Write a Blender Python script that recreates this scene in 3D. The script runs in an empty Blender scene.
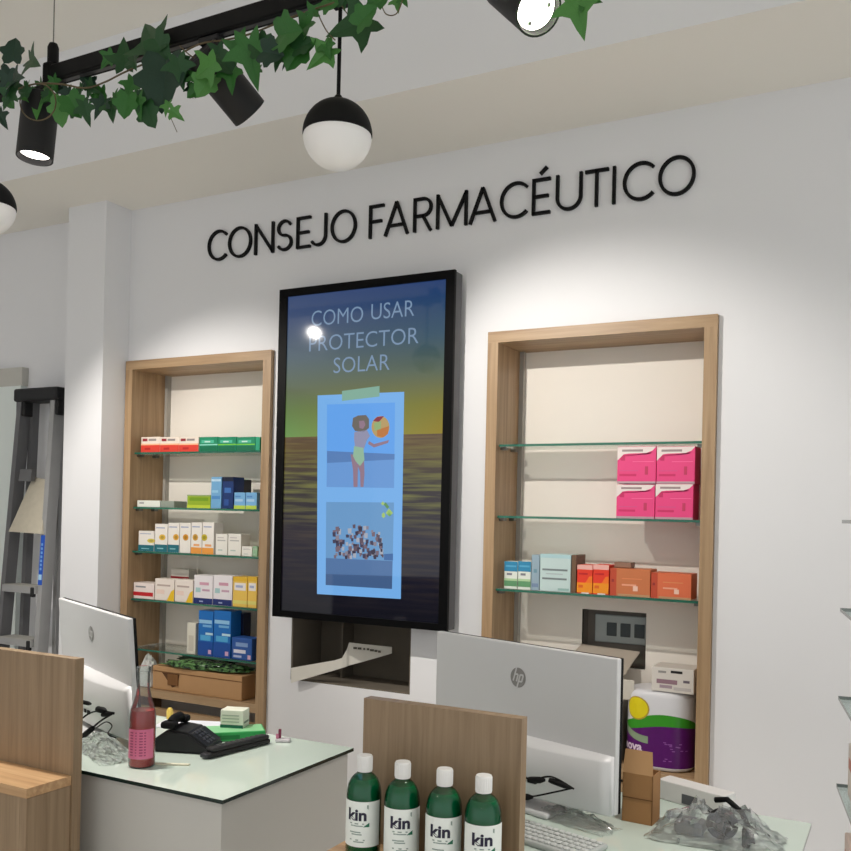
import bpy, bmesh, math, random
from mathutils import Vector, Matrix, noise
random.seed(7)
SC = bpy.context.scene
COL = SC.collection
PI = math.pi

# ------------------------------------------------------------------ camera
PSI, PITCH, ROLL, FPX, CY, EYE = .4878, .0023, .0226, 913.3, 512.4, 1.55
_c, _s = math.cos(PSI), math.sin(PSI)
_fw, _rt, _up = Vector((-_s, _c, 0)), Vector((_c, _s, 0)), Vector((0, 0, 1))
CF = _fw * math.cos(PITCH) + _up * math.sin(PITCH)
_u2 = _up * math.cos(PITCH) - _fw * math.sin(PITCH)
CR = _rt * math.cos(ROLL) + _u2 * math.sin(ROLL)
CU = _u2 * math.cos(ROLL) - _rt * math.sin(ROLL)
cam = bpy.data.cameras.new('camera')
cam.sensor_fit = 'HORIZONTAL'
cam.sensor_width = 36
cam.lens = FPX / 851 * 36
cam.shift_y = (CY - 425.5) / 851
cam.clip_start = .05
camo = bpy.data.objects.new('camera', cam)
COL.objects.link(camo)
M = Matrix((CR, CU, -CF)).transposed().to_4x4()
M.translation = (0, 0, EYE)
camo.matrix_world = M
SC.camera = camo

# ------------------------------------------------------------------ world, exposure
w = bpy.data.worlds.new('world')
SC.world = w
w.use_nodes = True
bg = w.node_tree.nodes['Background']
bg.inputs[0].default_value = (.95, .975, 1.0, 1)
bg.inputs[1].default_value = .84
vs = SC.view_settings
vs.view_transform = 'Standard'
vs.look = 'None'
vs.gamma = 1
vs.exposure = 0
vs.use_curve_mapping = False

SPOT_POWER = 76
FILL_POWER = 15


def ray(x, y):
    return CF + CR * ((x - 425.5) / FPX) - CU * ((y - CY) / FPX)


def aY(x, y, v):          # photo direction met by the plane y = v
    d = ray(x, y)
    return Vector((0, 0, EYE)) + d * (v / d.y)


def aZ(x, y, v):          # photo direction met by the horizontal plane z = v
    d = ray(x, y)
    return Vector((0, 0, EYE)) + d * ((v - EYE) / d.z)


# ------------------------------------------------------------------ materials
def lin(c):
    return tuple(((v / 255) / 12.92 if v <= 10 else (((v / 255) + .055) / 1.055) ** 2.4) for v in c)


_mc = {}


def mat(col, rough=.5, metal=0, spec=.5, emit=0, trans=0, vary=.06, vscale=18, bump=0, coat=0, ior=1.45):
    key = (tuple(col), rough, metal, spec, emit, trans, vary, vscale, bump, coat)
    if key in _mc:
        return _mc[key]
    m = bpy.data.materials.new('m_%d_%d_%d' % tuple(col))
    m.use_nodes = True
    nt = m.node_tree
    b = nt.nodes['Principled BSDF']
    c = lin(col)
    b.inputs['Roughness'].default_value = rough
    b.inputs['Metallic'].default_value = metal
    b.inputs['Specular IOR Level'].default_value = spec
    b.inputs['Transmission Weight'].default_value = trans
    b.inputs['Coat Weight'].default_value = coat
    b.inputs['IOR'].default_value = ior
    tc = nt.nodes.new('ShaderNodeTexCoord')
    nz = nt.nodes.new('ShaderNodeTexNoise')
    nz.inputs['Scale'].default_value = vscale
    nz.inputs['Detail'].default_value = 3
    nt.links.new(tc.outputs['Object'], nz.inputs['Vector'])
    mx = nt.nodes.new('ShaderNodeMix')
    mx.data_type = 'RGBA'
    mx.inputs['A'].default_value = (*[v * (1 - vary) for v in c], 1)
    mx.inputs['B'].default_value = (*[min(1, v * (1 + vary)) for v in c], 1)
    nt.links.new(nz.outputs['Fac'], mx.inputs['Factor'])
    nt.links.new(mx.outputs['Result'], b.inputs['Base Color'])
    if emit:
        nt.links.new(mx.outputs['Result'], b.inputs['Emission Color'])
        b.inputs['Emission Strength'].default_value = emit
    if bump:
        bp = nt.nodes.new('ShaderNodeBump')
        bp.inputs['Strength'].default_value = bump
        bp.inputs['Distance'].default_value = .002
        nt.links.new(nz.outputs['Fac'], bp.inputs['Height'])
        nt.links.new(bp.outputs['Normal'], b.inputs['Normal'])
    _mc[key] = m
    return m


def wood(name, c1, c2, c3, axis='Z', rough=.45):
    m = bpy.data.materials.new(name)
    m.use_nodes = True
    nt = m.node_tree
    b = nt.nodes['Principled BSDF']
    b.inputs['Roughness'].default_value = rough
    tc = nt.nodes.new('ShaderNodeTexCoord')
    mp = nt.nodes.new('ShaderNodeMapping')
    s = {'X': (1.2, 30, 30), 'Y': (30, 1.2, 30), 'Z': (30, 30, 1.2)}[axis]
    mp.inputs['Scale'].default_value = s
    nt.links.new(tc.outputs['Object'], mp.inputs['Vector'])
    n1 = nt.nodes.new('ShaderNodeTexNoise')
    n1.inputs['Scale'].default_value = 1.6
    n1.inputs['Detail'].default_value = 6
    n1.inputs['Roughness'].default_value = .62
    n1.inputs['Distortion'].default_value = .5
    nt.links.new(mp.outputs[0], n1.inputs['Vector'])
    rp = nt.nodes.new('ShaderNodeValToRGB')
    e = rp.color_ramp.elements
    e[0].position, e[0].color = .32, (*lin(c1), 1)
    e[1].position, e[1].color = .70, (*lin(c3), 1)
    k = e.new(.5)
    k.color = (*lin(c2), 1)
    nt.links.new(n1.outputs['Fac'], rp.inputs['Fac'])
    nt.links.new(rp.outputs[0], b.inputs['Base Color'])
    bp = nt.nodes.new('ShaderNodeBump')
    bp.inputs['Strength'].default_value = .08
    bp.inputs['Distance'].default_value = .002
    nt.links.new(n1.outputs['Fac'], bp.inputs['Height'])
    nt.links.new(bp.outputs['Normal'], b.inputs['Normal'])
    return m


def clear(name, tint, refl=.5, rough=.03, solid=0, solidcol=(230, 235, 235)):
    """thin clear sheet: transparent + fresnel gloss (+ a share of diffuse film)"""
    m = bpy.data.materials.new(name)
    m.use_nodes = True
    nt = m.node_tree
    nt.nodes.remove(nt.nodes['Principled BSDF'])
    out = nt.nodes['Material Output']
    tr = nt.nodes.new('ShaderNodeBsdfTransparent')
    tr.inputs[0].default_value = (*lin(tint), 1)
    gl = nt.nodes.new('ShaderNodeBsdfGlossy')
    gl.inputs['Roughness'].default_value = rough
    fr = nt.nodes.new('ShaderNodeFresnel')
    fr.inputs[0].default_value = 1.5
    mul = nt.nodes.new('ShaderNodeMath')
    mul.operation = 'MULTIPLY'
    mul.inputs[1].default_value = refl
    nt.links.new(fr.outputs[0], mul.inputs[0])
    mx = nt.nodes.new('ShaderNodeMixShader')
    nt.links.new(mul.outputs[0], mx.inputs[0])
    nt.links.new(tr.outputs[0], mx.inputs[1])
    nt.links.new(gl.outputs[0], mx.inputs[2])
    last = mx
    if solid:
        df = nt.nodes.new('ShaderNodeBsdfDiffuse')
        df.inputs[0].default_value = (*lin(solidcol), 1)
        m2 = nt.nodes.new('ShaderNodeMixShader')
        m2.inputs[0].default_value = solid
        nt.links.new(mx.outputs[0], m2.inputs[1])
        nt.links.new(df.outputs[0], m2.inputs[2])
        last = m2
    nt.links.new(last.outputs[0], out.inputs[0])
    return m


WALL = mat((236, 236, 238), .85, vary=.012, vscale=3, bump=.04)
CEIL = mat((246, 242, 234), .9, vary=.012, vscale=3)
WHITE = mat((228, 228, 226), .5, vary=.015)
LAMW = mat((202, 201, 196), .4, vary=.015, vscale=4)
BLACK = mat((9, 9, 10), .6, vary=.1, spec=.25)
BLACKM = mat((22, 22, 24), .55, vary=.08)
OAK = wood('oak_vertical', (148, 118, 86), (168, 138, 103), (183, 154, 120), 'Z')
OAKX = wood('oak_horizontal', (148, 118, 86), (168, 138, 103), (183, 154, 120), 'X')
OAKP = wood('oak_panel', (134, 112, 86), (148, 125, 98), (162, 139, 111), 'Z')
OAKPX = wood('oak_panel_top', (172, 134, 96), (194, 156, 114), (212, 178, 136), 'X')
GLASS = clear('shelf_glass', (250, 254, 252), .55, .02)
GEDGE = mat((44, 112, 92), .15, vary=.1, trans=.25)
CHROME = mat((120, 118, 112), .3, metal=.9)
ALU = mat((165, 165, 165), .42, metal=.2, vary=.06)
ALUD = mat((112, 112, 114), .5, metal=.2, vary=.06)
SILVER = mat((212, 212, 213), .42, metal=.1, vary=.02, vscale=5)
CARDB = mat((188, 146, 102), .8, vary=.05, bump=.05)
CARDBD = mat((166, 122, 78), .85, vary=.06, bump=.05)
FILM = clear('crumpled_film', (252, 253, 253), 2.2, .09, .09, (250, 250, 250))
BOTTLE_CLEAR = clear('clear_bottle', (240, 245, 244), 1.0, .02, .06)


# ------------------------------------------------------------------ mesh builder
class MB:
    def __init__(s):
        s.v, s.f, s.m, s.mats = [], [], [], []

    def mi(s, m):
        if m not in s.mats:
            s.mats.append(m)
        return s.mats.index(m)

    def face(s, pts, m):
        n = len(s.v)
        s.v += [tuple(p) for p in pts]
        s.f.append(tuple(range(n, n + len(pts))))
        s.m.append(s.mi(m))
        return s

    def box(s, a, b, m, front=None, top=None):
        (x0, y0, z0), (x1, y1, z1) = a, b
        n = len(s.v)
        s.v += [(x0, y0, z0), (x1, y0, z0), (x1, y1, z0), (x0, y1, z0), (x0, y0, z1), (x1, y0, z1), (x1, y1, z1), (x0, y1, z1)]
        fs = [(0, 3, 2, 1), (4, 5, 6, 7), (0, 1, 5, 4), (1, 2, 6, 5), (2, 3, 7, 6), (3, 0, 4, 7)]
        for i, f in enumerate(fs):
            s.f.append(tuple(k + n for k in f))
            mm = m
            if i == 2 and front:
                mm = front
            if i == 1 and top:
                mm = top
            s.m.append(s.mi(mm))
        return s

    def rbox(s, a, b, m, r=.004, seg=2):
        bm = bmesh.new()
        bmesh.ops.create_cube(bm, size=1)
        c = [(a[i] + b[i]) / 2 for i in range(3)]
        d = [abs(b[i] - a[i]) for i in range(3)]
        for v in bm.verts:
            v.co = Vector((c[0] + v.co.x * d[0], c[1] + v.co.y * d[1], c[2] + v.co.z * d[2]))
        bmesh.ops.bevel(bm, geom=bm.edges[:], offset=min(r, min(d) * .45), segments=seg, affect='EDGES', profile=.5)
        s.bm(bm, m)
        return s

    def bm(s, bm, m, mx=None):
        n = len(s.v)
        bm.verts.index_update()
        for v in bm.verts:
            co = v.co if mx is None else mx @ v.co
            s.v.append(tuple(co))
        k = s.mi(m)
        for f in bm.faces:
            s.f.append(tuple(v.index + n for v in f.verts))
            s.m.append(k)
        bm.free()
        return s

    def tube(s, pts, r, m, seg=8, caps=True):
        pts = [Vector(p) for p in pts]
        rs = r if isinstance(r, (list, tuple)) else [r] * len(pts)
        n = len(s.v)
        k = s.mi(m)
        prev = None
        for i, p in enumerate(pts):
            t = (pts[min(i + 1, len(pts) - 1)] - pts[max(i - 1, 0)]).normalized()
            if prev is None:
                u = t.orthogonal().normalized()
            else:
                u = (prev - t * prev.dot(t)).normalized()
            prev = u
            w_ = t.cross(u)
            for j in range(seg):
                a = 2 * PI * j / seg
                s.v.append(tuple(p + (u * math.cos(a) + w_ * math.sin(a)) * rs[i]))
        for i in range(len(pts) - 1):
            for j in range(seg):
                a, b = n + i * seg + j, n + i * seg + (j + 1) % seg
                s.f.append((a, b, b + seg, a + seg))
                s.m.append(k)
        if caps:
            s.f.append(tuple(n + j for j in range(seg))[::-1])
            s.m.append(k)
            e = n + (len(pts) - 1) * seg
            s.f.append(tuple(e + j for j in range(seg)))
            s.m.append(k)
        return s

    def lathe(s, prof, m, seg=28, mx=None):
        n = len(s.v)
        k = s.mi(m)
        for (r, z) in prof:
            for j in range(seg):
                a = 2 * PI * j / seg
                p = Vector((r * math.cos(a), r * math.sin(a), z))
                s.v.append(tuple(mx @ p if mx else p))
        for i in range(len(prof) - 1):
            for j in range(seg):
                a, b = n + i * seg + j, n + i * seg + (j + 1) % seg
                s.f.append((a, b, b + seg, a + seg))
                s.m.append(k)
        for ring, rev in ((0, True), (len(prof) - 1, False)):
            if prof[ring][0] > 1e-5:
                idx = [n + ring * seg + j for j in range(seg)]
                s.f.append(tuple(idx[::-1] if rev else idx))
                s.m.append(k)
        return s

    def prism(s, poly, y0, y1, m):
        """poly in (x, z), extruded along y"""
        n = len(s.v)
        L = len(poly)
        k = s.mi(m)
        s.v += [(x, y0, z) for x, z in poly] + [(x, y1, z) for x, z in poly]
        s.f.append(tuple(n + i for i in range(L)))
        s.f.append(tuple(n + L + i for i in range(L))[::-1])
        s.m += [k, k]
        for i in range(L):
            j = (i + 1) % L
            s.f.append((n + i, n + L + i, n + L + j, n + j))
            s.m.append(k)
        return s

    def xf(s, mx):
        s.v = [tuple(mx @ Vector(p)) for p in s.v]
        return s

    def mesh(s, name, smooth=False):
        me = bpy.data.meshes.new(name)
        me.from_pydata(s.v, [], s.f)
        for m in s.mats:
            me.materials.append(m)
        for p, k in zip(me.polygons, s.m):
            p.material_index = k
            p.use_smooth = bool(smooth)
        if smooth:
            try:
                me.set_sharp_from_angle(angle=math.radians(smooth if smooth > 1 else 40))
            except Exception:
                pass
        bm = bmesh.new()
        bm.from_mesh(me)
        bmesh.ops.remove_doubles(bm, verts=bm.verts[:], dist=1e-6)
        bmesh.ops.recalc_face_normals(bm, faces=bm.faces[:])
        bm.to_mesh(me)
        bm.free()
        me.update()
        return me

    def build(s, name, parent=None, smooth=False, loc=None, rot=None):
        o = bpy.data.objects.new(name, s.mesh(name, smooth))
        COL.objects.link(o)
        if parent:
            o.parent = parent
        if loc is not None:
            o.location = loc
        if rot is not None:
            o.rotation_euler = rot
        return o


def tag(o, label, cat, group=None):
    o['label'] = label
    o['category'] = cat
    if group:
        o['group'] = group
    return o


def thing(name, label, cat, loc=(0, 0, 0), rot=(0, 0, 0), group=None):
    o = bpy.data.objects.new(name, None)
    o.empty_display_size = .05
    COL.objects.link(o)
    o.location = loc
    o.rotation_euler = rot
    return tag(o, label, cat, group)


def struct(o):
    o['kind'] = 'structure'
    return o


_fc = {}


def text_faces(txt, size, extrude=0, align='LEFT', bold=0, space=1.0):
    """built-in font to (verts, faces) in the x-y plane"""
    cu = bpy.data.curves.new('t', 'FONT')
    cu.body = txt
    cu.size = size
    cu.extrude = extrude
    cu.offset = bold
    cu.align_x = align
    cu.space_character = space
    cu.resolution_u = 4
    o = bpy.data.objects.new('t', cu)
    COL.objects.link(o)
    dg = bpy.context.evaluated_depsgraph_get()
    me = bpy.data.meshes.new_from_object(o.evaluated_get(dg))
    vs_ = [v.co.copy() for v in me.vertices]
    fs = [tuple(p.vertices) for p in me.polygons]
    bpy.data.objects.remove(o)
    bpy.data.curves.remove(cu)
    bpy.data.meshes.remove(me)
    return vs_, fs


def add_text(mb, txt, size, mx, m, **kw):
    vs_, fs = text_faces(txt, size, **kw)
    n = len(mb.v)
    k = mb.mi(m)
    mb.v += [tuple(mx @ v) for v in vs_]
    for f in fs:
        mb.f.append(tuple(i + n for i in f))
        mb.m.append(k)


def stroke(mb, pts, wd, y0, y1, m, closed=False):
    """flat ribbon of width wd along (x, z) points, extruded from y0 to y1"""
    P = [Vector((p[0], p[1])) for p in pts]
    n = len(P)
    Lf, Rt = [], []
    for i in range(n):
        if closed:
            a, b = P[(i - 1) % n], P[(i + 1) % n]
            d1, d2 = (P[i] - a).normalized(), (b - P[i]).normalized()
        else:
            d1 = (P[i] - P[i - 1]).normalized() if i else (P[1] - P[0]).normalized()
            d2 = (P[i + 1] - P[i]).normalized() if i < n - 1 else d1
        t = (d1 + d2)
        t = t.normalized() if t.length > 1e-6 else d1
        nn = Vector((-t.y, t.x))
        c = max(.45, nn.dot(Vector((-d1.y, d1.x))))
        Lf.append(P[i] + nn * wd / 2 / c)
        Rt.append(P[i] - nn * wd / 2 / c)
    rng = range(n) if closed else range(n - 1)
    for i in rng:
        j = (i + 1) % n
        q = [Lf[i], Lf[j], Rt[j], Rt[i]]
        mb.face([(p.x, y0, p.y) for p in q], m)
        mb.face([(p.x, y1, p.y) for p in q[::-1]], m)
        mb.face([(Lf[i].x, y0, Lf[i].y), (Lf[i].x, y1, Lf[i].y), (Lf[j].x, y1, Lf[j].y), (Lf[j].x, y0, Lf[j].y)], m)
        mb.face([(Rt[i].x, y0, Rt[i].y), (Rt[j].x, y0, Rt[j].y), (Rt[j].x, y1, Rt[j].y), (Rt[i].x, y1, Rt[i].y)], m)
    if not closed:
        for a, b in ((Lf[0], Rt[0]), (Lf[-1], Rt[-1])):
            mb.face([(a.x, y0, a.y), (b.x, y0, b.y), (b.x, y1, b.y), (a.x, y1, a.y)], m)


def arc(cx, cz, rx, rz, a0, a1, n=24):
    return [(cx + rx * math.cos(math.radians(a0 + (a1 - a0) * i / n)), cz + rz * math.sin(math.radians(a0 + (a1 - a0) * i / n))) for i in range(n + 1)]


# ================================================================== THE ROOM
D = 2.9525           # back wall plane
YB = 3.175           # back of the niches
HC = 2.869           # soffit height
YS = 2.469           # front of the soffit
HU = 3.33            # main ceiling
FLOOR = mat((236, 230, 220), .35, vary=.04, vscale=2)
mb = MB().box((-6, -4, -.1), (3.2, 3.4, 0), FLOOR)
struct(mb.build('floor'))
# floor tiles joints are out of view

NL = (-3.07, -2.27)
NR = (-1.324, -.54)
NZ0, NZ1 = .42, 2.197
RX0, RX1, RZ0, RZ1 = -2.155, -1.615, .885, 1.30
xs = sorted([-6, NL[0], NL[1], RX0, RX1, NR[0], NR[1], 3.2])
zs = sorted([0, NZ0, RZ0, RZ1, NZ1, HC])
mb = MB()
for i in range(len(xs) - 1):
    for j in range(len(zs) - 1):
        cx, cz = (xs[i] + xs[i + 1]) / 2, (zs[j] + zs[j + 1]) / 2
        hole = (NZ0 < cz < NZ1 and (NL[0] < cx < NL[1] or NR[0] < cx < NR[1])) or (RZ0 < cz < RZ1 and RX0 < cx < RX1)
        if not hole:
            mb.box((xs[i], D, zs[j]), (xs[i + 1], D + .26, zs[j + 1]), WALL)
struct(mb.build('wall_back'))
mb = MB().box((-6, YS, HC), (3.2, 3.3, HU + .05), CEIL, front=WALL)
struct(mb.build('ceiling_bulkhead'))
mb = MB().box((-6, -4, HU), (3.2, YS, HU + .05), CEIL)
struct(mb.build('ceiling'))
mb = MB().box((-3.306, 2.808, 0), (-3.075, D, HC), WALL)
struct(mb.build('wall_pillar'))
mb = MB().box((-6, -4, 0), (-5.9, D, HC), WALL)
struct(mb.build('wall_left'))
# recess under the display
mb = MB()
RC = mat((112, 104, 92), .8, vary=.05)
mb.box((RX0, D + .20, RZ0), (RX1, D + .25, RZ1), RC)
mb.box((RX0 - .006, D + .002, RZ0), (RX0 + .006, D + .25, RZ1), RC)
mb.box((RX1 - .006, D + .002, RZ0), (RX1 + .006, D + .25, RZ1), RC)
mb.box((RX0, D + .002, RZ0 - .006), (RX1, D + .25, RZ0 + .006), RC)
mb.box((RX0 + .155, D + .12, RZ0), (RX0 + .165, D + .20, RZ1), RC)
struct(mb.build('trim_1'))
# door far left
d0 = struct(MB().box((-4.75, D - .035, 0), (-3.735, D - .001, 2.118), mat((236, 244, 240), .35, vary=.01)).build('door_1'))
MB().box((-4.75, D - .037, 2.118), (-3.725, D - .001, 2.205), mat((200, 198, 190), .5, vary=.02)).build('door_rail', d0)


# ================================================================== NICHES
def bracket_mesh():
    return MB().box((-.010, -.012, -.010), (.010, .012, 0), CHROME).mesh('bracket')


BRK = bracket_mesh()


def niche(x0, x1, shelves, label, rec=None, zb=.75):
    t = thing('display_niche', label, 'niche', ((x0 + x1) / 2, D, NZ0), group=None)
    ox, oy, oz = (x0 + x1) / 2, D, NZ0
    F, T = D - .02, .04
    # boards a hair inside the opening
    a0, a1 = x0 + .001, x1 - .001

    def part(name, a, b, m, **k):
        o = MB().box(tuple(a[i] - (ox, oy, oz)[i] for i in range(3)), tuple(b[i] - (ox, oy, oz)[i] for i in range(3)), m, **k).build(name, t)
        return o
    part('side_panel', (a0, F, NZ0 + .001), (a0 + T, YB, NZ1 - T), OAK)
    part('side_panel', (a1 - T, F, NZ0 + .001), (a1, YB, NZ1 - T), OAK)
    part('top_panel', (a0, F, NZ1 - T), (a1, YB, NZ1 - .001), OAKX)
    b0, b1 = a0 + T, a1 - T
    part('base_panel', (b0, F + .004, zb - .035), (b1, YB - .0185, zb), OAKX)
    part('drawer_front', (b0 + .003, F + .008, .47), (b1 - .003, F + .03, .69), OAKX)
    part('base_panel', (b0, F + .004, NZ0 + .001), (b1, YB - .0185, NZ0 + .03), OAKX)
    BK = mat((246, 240, 230), .8, vary=.01)
    m = MB()
    if rec:
        (r0, r1, q0, q1) = rec
        X = [b0, r0, r1, b1]
        Zz = [NZ0 + .03, q0, q1, NZ1 - T]
        for i in range(3):
            for j in range(3):
                if not (i == 1 and j == 1):
                    m.box((X[i] - ox, YB - .018 - oy, Zz[j] - oz), (X[i + 1] - ox, YB - oy, Zz[j + 1] - oz), BK)
    else:
        m.box((b0 - ox, YB - .018 - oy, NZ0 + .03 - oz), (b1 - ox, YB - oy, NZ1 - T - oz), BK)
    m.build('back_panel', t)
    for sx in (b0, b1 - .016):
        part('support_rail', (sx, YB - .042, zb), (sx + .016, YB - .018, NZ1 - T), mat((170, 166, 158), .4, vary=.03))
    for z in shelves:
        m = MB().box((b0 + .002 - ox, D + .002 - oy, z - .008 - oz), (b1 - .002 - ox, YB - .045 - oy, z - oz), GLASS, front=GEDGE)
        sh = m.build('glass_shelf', t)
        for bx in (b0 + .011, b1 - .011):
            for by in (D + .03, YB - .10):
                bo = bpy.data.objects.new('bracket', BRK)
                COL.objects.link(bo)
                bo.parent = sh
                bo.location = (bx - ox, by - oy, z - .008 - oz)
    return t


LSH = [1.795, 1.555, 1.362, 1.152, .935]
RSH = [1.802, 1.552, 1.296]
niche(*NL, LSH, 'oak framed wall niche with five glass shelves, left of the large display', zb=.77)
nr = niche(*NR, RSH, 'oak framed wall niche with three glass shelves, right of the large display', rec=(-1.03, -.80, 1.03, 1.225), zb=.738)
# socket recess in the back of the right niche
ox, oy, oz = (NR[0] + NR[1]) / 2, D, NZ0
m = MB()
GRAYD = mat((126, 120, 112), .8)
m.box((-1.05 - ox, YB + .05 - oy, 1.01 - oz), (-.78 - ox, YB + .06 - oy, 1.245 - oz), GRAYD)
for a, b_ in (((-1.04, 1.02), (-1.03, 1.235)), ((-.80, 1.02), (-.79, 1.235)), ((-1.03, 1.225), (-.80, 1.235)), ((-1.03, 1.02), (-.80, 1.03))):
    m.box((a[0] - ox, YB - .017 - oy, a[1] - oz), (b_[0] - ox, YB + .05 - oy, b_[1] - oz), GRAYD)
m.build('socket_recess', nr)
m = MB().rbox((-1.0 - ox, YB + .036 - oy, 1.105 - oz), (-.812 - ox, YB + .05 - oy, 1.205 - oz), mat((176, 184, 182), .5), .004)
sp = m.build('socket_plate', nr)
for k in range(3):
    x = -.955 + k * .05
    MB().rbox((x - ox, YB + .032 - oy, 1.130 - oz), (x + .036 - ox, YB + .037 - oy, 1.178 - oz), mat((70, 78, 80), .5), .002).build('socket', sp)
m = MB()
m.face([(-1.03 - ox, YB - .016 - oy, 1.10 - oz), (-.82 - ox, YB - .016 - oy, 1.09 - oz), (-.86 - ox, D + .06 - oy, .985 - oz), (-1.10 - ox, D + .06 - oy, .985 - oz)], mat((176, 166, 152), .7))
m.face([(-1.03 - ox, YB - .020 - oy, 1.096 - oz), (-.82 - ox, YB - .020 - oy, 1.086 - oz), (-.86 - ox, D + .06 - oy, .981 - oz), (-1.10 - ox, D + .06 - oy, .981 - oz)], mat((176, 166, 152), .7))
m.build('sloping_flap', nr)

# ================================================================== WALL LETTERING
LT = thing('wall_lettering', 'black raised capital letters reading CONSEJO FARMACÉUTICO high on the white wall', 'sign', (-1.62, D, 2.59))
SW = .0104
H = .125


def glyph(ch, W):
    h = SW / 2
    x0, x1, z0, z1 = h, W - h, h, H - h
    cx, cz, rx, rz = W / 2, H / 2, W / 2 - h, H / 2 - h + .0015
    if ch == 'O':
        return [(arc(cx, cz, rx, rz, 0, 360 - 8, 44), True)]
    if ch == 'C':
        rx = (W - SW) / 1.72
        return [(arc(x0 + rx, cz, rx, rz, 44, 316, 32), False)]
    if ch == 'N':
        return [([(x0, 0), (x0, H)], 0), ([(x1, 0), (x1, H)], 0), ([(x0, H - h), (x1, h)], 0)]
    if ch == 'S':
        r = (H - SW) / 4
        rx = W / 2 - h
        top = arc(cx, H - h - r, rx * .92, r, 25, 270, 18)
        bot = arc(cx, h + r, rx, r, 90, -155, 18)
        return [(top + bot[1:], 0)]
    if ch in 'EÉ':
        o = [([(x0, 0), (x0, H)], 0), ([(x0, z1), (W, z1)], 0), ([(x0, cz), (W * .9, cz)], 0), ([(x0, z0), (W, z0)], 0)]
        if ch == 'É':
            o.append(([(W * .42, H + .014), (W * .80, H + .036)], 0))
        return o
    if ch == 'J':
        r = W * .46
        return [([(x1, H)] + arc(x1 - r, h + r, r, r, 0, -150, 16), 0)]
    if ch == 'F':
        return [([(x0, 0), (x0, H)], 0), ([(x0, z1), (W, z1)], 0), ([(x0, cz), (W * .86, cz)], 0)]
    if ch == 'A':
        return [([(h * .8, 0), (cx, H)], 0), ([(W - h * .8, 0), (cx, H)], 0), ([(W * .2, H * .30), (W * .8, H * .30)], 0)]
    if ch == 'R':
        r = H * .25
        return [([(x0, 0), (x0, H)], 0), ([(x0, z1), (W * .52, z1)] + arc(W * .52, z1 - r, W * .48 - h, r, 90, -90, 14)[1:] + [(x0, z1 - 2 * r)], 0), ([(W * .5, z1 - 2 * r), (x1, 0)], 0)]
    if ch == 'M':
        return [([(x0, 0), (x0, H)], 0), ([(x1, 0), (x1, H)], 0), ([(x0, H - h), (cx, h)], 0), ([(cx, h), (x1, H - h)], 0)]
    if ch == 'U':
        r = W / 2 - h
        return [([(x0, H)] + arc(cx, h + r, r, r, 180, 360, 18) + [(x1, H)], 0)]
    if ch == 'T':
        return [([(cx, 0), (cx, H)], 0), ([(0, z1), (W, z1)], 0)]
    if ch == 'I':
        return [([(W / 2, 0), (W / 2, H)], 0)]


LETTERS = [('C', 209.2, 228.4), ('O', 229.6, 252.6), ('N', 255.9, 274.9), ('S', 277.9, 293.4), ('E', 297.8, 311.5), ('J', 312, 327.7), ('O', 332, 357.3),
           ('F', 370.2, 384.8), ('A', 385.5, 409.5), ('R', 414.5, 433), ('M', 437.4, 468.1), ('A', 470, 497), ('C', 501, 529), ('É', 533, 551),
           ('U', 556.7, 582.9), ('T', 585.6, 609), ('I', 613, 616.5), ('C', 623.6, 655.4), ('O', 659, 696)]
for ch, p0, p1 in LETTERS:
    yy = 248 - (p0 - 209) * .154
    xa, xb = aY(p0, yy, D).x, aY(p1, yy, D).x
    W = xb - xa
    m = MB()
    for pts, cl in glyph(ch, W):
        stroke(m, pts, SW, -.012, -.0005, BLACK, closed=bool(cl))
    m.build('letter', LT, loc=(xa - LT.location.x, 0, 0))

# ================================================================== LARGE DISPLAY
TVY = D - .10
TX0, TX1, TZ0, TZ1 = -2.176, -1.419, 1.143, 2.408
SX0, SX1, SZ0, SZ1 = -2.138, -1.4535, 1.168, 2.378
tv = thing('wall_display', 'tall black-framed portrait display with a sunscreen advert on the wall', 'screen', ((TX0 + TX1) / 2, TVY, TZ0))
tvo = Vector(tv.location)


def tvbox(name, a, b, m, parent=tv, r=.003):
    return MB().rbox(tuple(Vector(a) - tvo), tuple(Vector(b) - tvo), m, r).build(name, parent, smooth=False)


TVB = mat((4, 4, 5), .5, vary=.1, spec=.12)
body = tvbox('housing', (TX0 + .002, TVY + .012, TZ0 + .002), (TX1 - .002, TVY + .068, TZ1 - .002), mat((84, 84, 86), .45))
m = MB()
for a, b in (((TX0, TVY, TZ0), (SX0, TVY + .014, TZ1)), ((SX1, TVY, TZ0), (TX1, TVY + .014, TZ1)), ((SX0, TVY, TZ0), (SX1, TVY + .014, SZ0)), ((SX0, TVY, SZ1), (SX1, TVY + .014, TZ1))):
    m.box(tuple(Vector(a) - tvo), tuple(Vector(b) - tvo), TVB)
m.build('bezel', tv)
MB().box((-.15, .068, .45), (.15, .0995, .85), BLACKM).build('wall_bracket', tv)

# screen picture: sunset sky over rippled water
sm = bpy.data.materials.new('screen_picture')
sm.use_nodes = True
nt = sm.node_tree
b = nt.nodes['Principled BSDF']
b.inputs['Base Color'].default_value = (.006, .006, .008, 1)
b.inputs['Roughness'].default_value = .055
tc = nt.nodes.new('ShaderNodeTexCoord')
sx = nt.nodes.new('ShaderNodeSeparateXYZ')
nt.links.new(tc.outputs['Generated'], sx.inputs[0])


def ramp(stops):
    r = nt.nodes.new('ShaderNodeValToRGB')
    e = r.color_ramp.elements
    e[0].position, e[0].color = stops[0][0], (*lin(stops[0][1]), 1)
    e[1].position, e[1].color = stops[-1][0], (*lin(stops[-1][1]), 1)
    for p, c in stops[1:-1]:
        k = e.new(p)
        k.color = (*lin(c), 1)
    return r


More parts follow.
